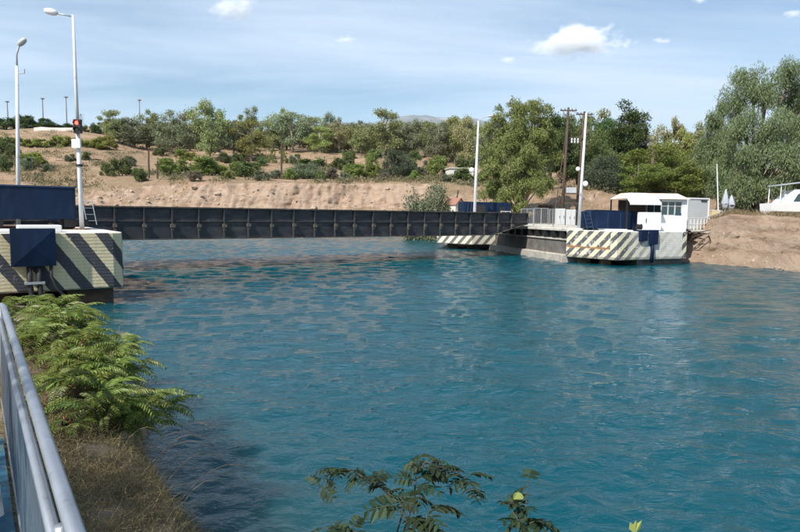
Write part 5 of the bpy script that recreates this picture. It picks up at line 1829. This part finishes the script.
# ------------------------------------------------------------------ near shrubs
def frond_mesh(n_pair, length, leaf_l, leaf_w, seed, curve=.35, lift=.25):
    """a pinnate leaf along +x, arching over, leaflets in pairs"""
    g = np.random.default_rng(seed)
    v, f = [], []

    def path(t):
        return np.array([length * t, 0, lift * length * math.sin(t * 1.7) - curve * length * t * t])
    st_ = [path(i / 7) for i in range(8)]
    mb_ = MB().tube([tuple(p) for p in st_], [.004 * (1 - .7 * i / 7) for i in range(8)], 4)
    v += mb_.v
    f += [fc for fc in mb_.f]
    leaf_faces0 = len(f)
    for k in range(n_pair):
        t_ = .16 + .84 * (k + .5) / n_pair
        p = path(t_)
        tang = path(min(1, t_ + .02)) - path(t_ - .02)
        tang /= np.linalg.norm(tang)
        sz = math.sin(math.pi * (.18 + .75 * t_)) ** .6
        for sd in (-1, 1):
            L = leaf_l * sz * g.uniform(.85, 1.15)
            Wd = leaf_w * sz * g.uniform(.85, 1.15)
            ax = np.array([tang[0] * .45, sd * .9, tang[2] * .45 - g.uniform(.05, .45)])
            ax /= np.linalg.norm(ax)
            side = np.cross(ax, np.array([0, 0, 1.0]))
            side /= np.linalg.norm(side)
            up_ = np.cross(side, ax) * sd * 0 + np.array([0, 0, .1 * L])
            o = len(v)
            v += [tuple(p), tuple(p + ax * L * .3 + side * Wd * .5 + up_ * .6), tuple(p + ax * L * .68 + side * Wd * .36 + up_ * .2), tuple(p + ax * L - up_ * .9), tuple(p + ax * L * .68 - side * Wd * .36 + up_ * .2), tuple(p + ax * L * .3 - side * Wd * .5 + up_ * .6)]
            f += [(o, o + 1, o + 2, o + 3), (o, o + 3, o + 4, o + 5)]
    me = bpy.data.meshes.new('frond')
    me.from_pydata(v, [], f)
    return me


FR = [frond_mesh(12, .62, .15, .042, 40 + i, .35 + .1 * i, .3) for i in range(4)]
for me in FR:
    me.materials.append(M['ailanthus'])
g = np.random.default_rng(19)
AIL = [  # along the railing line, out from it, height, fronds, reach
    (4.2, 1.05, .40, 46, .60, 'nearest feathery green shrub on the bank below the railing'),
    (4.9, 1.35, .52, 64, .75, 'widest feathery shrub leaning far out over the water'),
    (4.6, 1.25, .42, 44, .62, 'low feathery shrub tucked between the nearest and the widest one'),
    (5.4, .95, .48, 56, .70, 'feathery shrub between the widest one and the railing corner'),
    (6.0, 1.40, .58, 60, .80, 'feathery shrub overhanging the water in mid bank'),
    (6.6, .95, .55, 60, .80, 'feathery shrub behind the railing corner'),
    (7.4, 1.45, .60, 56, .85, 'feathery shrub growing low over the water beyond the railing'),
    (8.2, .85, .55, 56, .85, 'bushy feathery shrub on the bank top beyond the railing'),
    (9.0, 1.35, .52, 50, .90, 'feathery shrub in front of the striped pier'),
    (10.3, 1.0, .48, 46, .95, 'farthest feathery shrub under the blue cabinet'),
    (7.2, .25, .42, 40, .75, 'feathery shrub on the land side behind the railing end'),
    (9.4, .25, .45, 40, .85, 'feathery shrub farthest inland, left of the pier'),
    (4.8, .95, .40, 50, .80, 'feathery shrub filling the bank just above the nearest one'),
    (5.9, 1.15, .50, 56, .85, 'feathery shrub in the middle of the leafy mass on the bank'),
    (6.6, 1.75, .50, 56, .90, 'feathery shrub hanging lowest over the water'),
    (4.2, .60, .20, 16, .45, 'short feathery seedling on the dry grass by the railing'),
]
for s, w, h_, nf, rch, lb in AIL:
    w = w * (.68 if s < 5.5 else .78)
    h_ *= .9
    rch *= .74
    gz = float(near_h(s, w))
    p = nb(s, w, gz - .03)
    o_ = thing('tree_of_heaven_shrub', lb, 'shrub', p, 0, 'feathery shrubs on the near bank')
    nst = 7 if nf > 12 else 3
    tips = []
    for k in range(nst):
        out = RPER * g.uniform(-.4, .6) * rch + RDIR * g.uniform(-.65, .65) * rch
        tip = Vector((out.x, out.y, h_ * g.uniform(.7, 1.15)))
        mid = tip * .5 + Vector((0, 0, .12))
        obj('stem', MB().tube([(0, 0, 0), mid, tip], [.010, .008, .004], 6), M['stem_red'] if k % 3 == 0 else M['twig'], o_, smooth=True)
        tips.append((mid, tip))
    for k in range(nf):
        mid, tip = tips[k % nst]
        f_ = g.uniform(.02, 1.0) if k >= nst * 2 else 1.0
        pos = mid + (tip - mid) * f_ if f_ > .3 else mid * (f_ / .3 * .7 + .3)
        yaw = g.uniform(0, 2 * math.pi)
        fo_ = obj('frond', FR[int(g.integers(0, 4))], None, o_, pos, (g.uniform(-.25, .25), g.uniform(-.45, .25), yaw))
        sc_f = g.uniform(.75, 1.25) * rch
        fo_.scale = (sc_f * g.uniform(.8, 1.2), sc_f * g.uniform(.75, 1.2), sc_f)

# dry grass of the near bank
n = 30000
S = g.uniform(1.5, 9, n) ** 1.0
Wn = g.uniform(-.05, 1.35, n)
keep = vnoise(S * 3.1 + Wn, Wn * 3.1 - S, 6) + .5 * vnoise(S * 7, Wn * 7, 8) > -.75
S, Wn = S[keep], Wn[keep]
P = np.stack([R0.x + RDIR.x * S + RPER.x * Wn, R0.y + RDIR.y * S + RPER.y * Wn, near_h(S, Wn) - .01], 1)
grass_stuff('bank_grass', 'short dry grass on the shaded near bank below the railing', P, .16, .0020, 'grass_near', .9)
# long pale grass stalks reaching over the water
gs = []
for k in range(10):
    s, w = g.uniform(2.0, 3.2), g.uniform(.55, .85)
    p = nb(s, w, float(near_h(s, w)))
    d_ = RPER * g.uniform(.4, .9) + RDIR * g.uniform(-.1, .5)
    L_ = g.uniform(.45, .85)
    gs.append((p, d_, L_))
GT = thing('grass_tussock', 'tussock of long pale grass stalks reaching out over the water', 'grass', gs[0][0])
for p, d_, L_ in gs:
    q = p - gs[0][0]
    cv_ = [q + d_ * L_ * 1.15 * f_ + Vector((0, 0, .62 * f_ * (1.15 - f_) * 1.6)) for f_ in [i / 8 for i in range(9)]]
    obj('stalk', MB().tube(cv_, [.003 * (1 - .6 * i / 8) for i in range(9)], 4), M['dry_grass'], GT)

# pistacia twigs rising into the bottom of the picture, leaves coloured dark for shade
PF = [frond_mesh(4, .13, .062, .030, 90 + i, .30 + .12 * i, .2) for i in range(4)]
for me in PF:
    me.materials.append(M['pistacia'])


def twig_shrub(label, root, branches, seed):
    """branches: lists of photo pixels with a depth each; fronds sit along them"""
    g = np.random.default_rng(seed)
    o_ = thing('pistacia_shrub', label, 'shrub', root, 0, 'dark twigs below the railing')
    for pxs, sz in branches:
        pts = [W(x, y, d) - root for x, y, d in pxs]
        path = [Vector((0, 0, 0)), pts[0] * .55 + Vector((0, 0, .03))] + pts
        n = len(path)
        br_ = obj('branch', MB().tube(path, [.0042 * (1 - .75 * i / (n - 1)) for i in range(n)], 6), M['twig'], o_, smooth=True)
        for a, b in zip(pts[:-1], pts[1:]):
            m_ = max(2, int((b - a).length / .016))
            for k in range(m_):
                q = a + (b - a) * ((k + g.random()) / m_)
                fr_ = obj('frond', PF[int(g.integers(0, 4))], None, br_, q, (g.uniform(-.7, .7), g.uniform(-.6, .5), g.uniform(0, 6.28)))
                s_ = sz * g.uniform(.7, 1.3)
                fr_.scale = (s_, s_, s_)
    return o_


r1 = nb(.35, .95, float(near_h(.35, .95)))
twig_shrub('larger dark twiggy shrub at the bottom, spreading two arching branches', r1,
           [([(405, 505, 2.15), (378, 486, 2.2), (352, 470, 2.25), (330, 472, 2.3), (318, 490, 2.3)], .62),
            ([(414, 500, 2.1), (416, 475, 2.12), (425, 462, 2.15), (450, 470, 2.2), (470, 480, 2.25), (478, 495, 2.25)], .68),
            ([(410, 530, 2.0), (402, 510, 2.05), (398, 498, 2.05)], .75),
            ([(422, 532, 2.0), (428, 515, 2.02), (432, 505, 2.05)], .75),
            ([(395, 545, 1.95), (350, 530, 2.0), (320, 528, 2.05)], .6)], 51)
r2 = nb(-.05, 1.15, float(near_h(-.05, 1.15)))
twig_shrub('smaller dark twig standing upright at the bottom right of the larger shrub', r2,
           [([(528, 532, 1.95), (526, 505, 2.0), (528, 480, 2.05)], .62),
            ([(530, 545, 1.9), (518, 520, 1.95), (512, 510, 1.97)], .6),
            ([(535, 545, 1.9), (548, 528, 1.95), (553, 520, 1.97)], .6)], 52)
r3 = nb(-.5, 1.3, float(near_h(-.5, 1.3)))
yl = thing('seedling', 'single yellow-green leaf tip at the bottom edge right of the twigs', 'plant', r3)
tp = W(635, 534, 1.9) - r3
obj('stem', MB().tube([(0, 0, 0), tp * .6 + Vector((0, 0, .05)), tp], [.005, .004, .002], 5), M['twig'], yl)
for a_, l_ in ((R(20), .05), (R(150), .042), (R(80), .045)):
    d_ = Vector((math.cos(a_) * .5, .1, math.sin(a_) * .4 + .8)).normalized()
    s_ = Vector((0, 1, 0)).cross(d_).normalized()
    n_ = Vector((0, .006, 0))
    m_ = MB()
    m_.add([tp, tp + d_ * l_ * .45 + s_ * .011 + n_, tp + d_ * l_, tp + d_ * l_ * .45 - s_ * .011 + n_], [(0, 1, 2), (0, 2, 3)])
    obj('leaf', m_, M['yellow_leaf'], yl)
lf = W(518, 497, 2.0) - r2
yl2 = thing('yellow_leaf', 'round yellow-green leaf on the smaller dark twig', 'leaf', W(518, 497, 2.0))
m_ = MB()
pts_ = [(math.cos(a) * .018, -.004 * math.cos(2 * a), math.sin(a) * .015) for a in np.linspace(0, 2 * math.pi, 12, endpoint=False)]
m_.add(pts_, [tuple(range(12))])
obj('blade', m_, M['yellow_leaf'], yl2)
obj('stalk', MB().tube([(.015, 0, 0), (.03, .005, .004), (.045, .01, .006)], .0012, 4), M['twig'], yl2)

# tree behind the railing whose crown shades the near bank
g = np.random.default_rng(63)
SH = thing('shade_tree', 'broad leafy tree on the terrace shading the near bank', 'tree', Vector((-7.9, -2.6, 1.5)))
cs, rs = [], []
for k in range(40):
    a = g.uniform(0, 6.28)
    r_ = 2.3 * math.sqrt(g.random())
    cs.append((math.cos(a) * r_, math.sin(a) * r_, g.uniform(4.6, 7.2)))
    rs.append(g.uniform(.7, 1.15))
P, ax = clump_cloud(np.array(cs), np.array(rs), 520, g, .7, .4)
v, q = leaf_quads(P, ax, .16, .09, g)
obj('crown', np_mesh('crown', v, q), M['bush_dark'], SH)
tb = MB().tube([(0, 0, -.2), (.1, 0, 2.2), (0, .1, 4.6)], [.22, .17, .1], 10)
for c in cs[:8]:
    tb.tube([(.08, .02, 2.6), (c[0] * .5, c[1] * .5, (2.6 + c[2]) / 2), c], [.09, .06, .02], 6)
obj('trunk', tb, M['trunk'], SH, smooth=True)

# ------------------------------------------------------------------ fair-weather clouds, far beyond the hills
def cloud(label, x, y, wpx, hpx, seed, dist=9000.0, dens=.006):
    c = W(x, y, dist)
    rx, rz2 = wpx / 610 * dist / 2, hpx / 610 * dist / 2
    bm = bmesh.new()
    bmesh.ops.create_icosphere(bm, subdivisions=3, radius=1.0)
    me = bpy.data.meshes.new('cloud')
    bm.to_mesh(me)
    bm.free()
    t = NT('cloud_vapour')
    t.n.remove(t.b)
    co = t.coords("Object")
    ln = t.node("ShaderNodeVectorMath", operation='LENGTH')
    t.link(co, ln.inputs[0])
    fall = t.math('SUBTRACT', 1.0, ln.outputs["Value"])
    nz = t.noise(t.mapping(co, scale=(rx / rz2 * .55, 1.2, 1.0), loc=(seed * 3.7, seed, 0)), 1.7, 7, 0.62, .2)
    de = t.math('SUBTRACT', t.math('ADD', t.math('MULTIPLY', fall, .62), t.math('MULTIPLY', nz, 1.55)), 1.0)
    de = t.math('MULTIPLY', t.math('MAXIMUM', de, 0.0), dens * 6)
    vol = t.node("ShaderNodeVolumePrincipled")
    vol.inputs["Color"].default_value = (1, 1, 1, 1)
    vol.inputs["Anisotropy"].default_value = -.3
    t.link(de, vol.inputs["Density"])
    t.link(vol.outputs[0], t.out.inputs["Volume"])
    o_ = obj('cloud', me, t.m, None, c)
    o_.scale = (rx, rx * .5, rz2)
    tag(o_, label, 'cloud', 'small white clouds')
    return o_


cloud('largest small white cloud, high above the big leafy eucalyptus', 577, 41, 120, 44, 1)
cloud('white cloud at the top edge left of centre', 233, 8, 60, 34, 2)
cloud('tiny cloud right of the cloud at the top edge', 345, 40, 30, 11, 3)
cloud('wisp of cloud right of the largest one', 662, 41, 26, 9, 4)
cloud('wisp of cloud just under and left of the largest one', 508, 60, 22, 11, 5)
cloud('cloud scrap at the top edge on the right', 700, 0, 22, 10, 6)
cloud('cloud scrap at the right edge of the sky', 793, 14, 30, 10, 7)
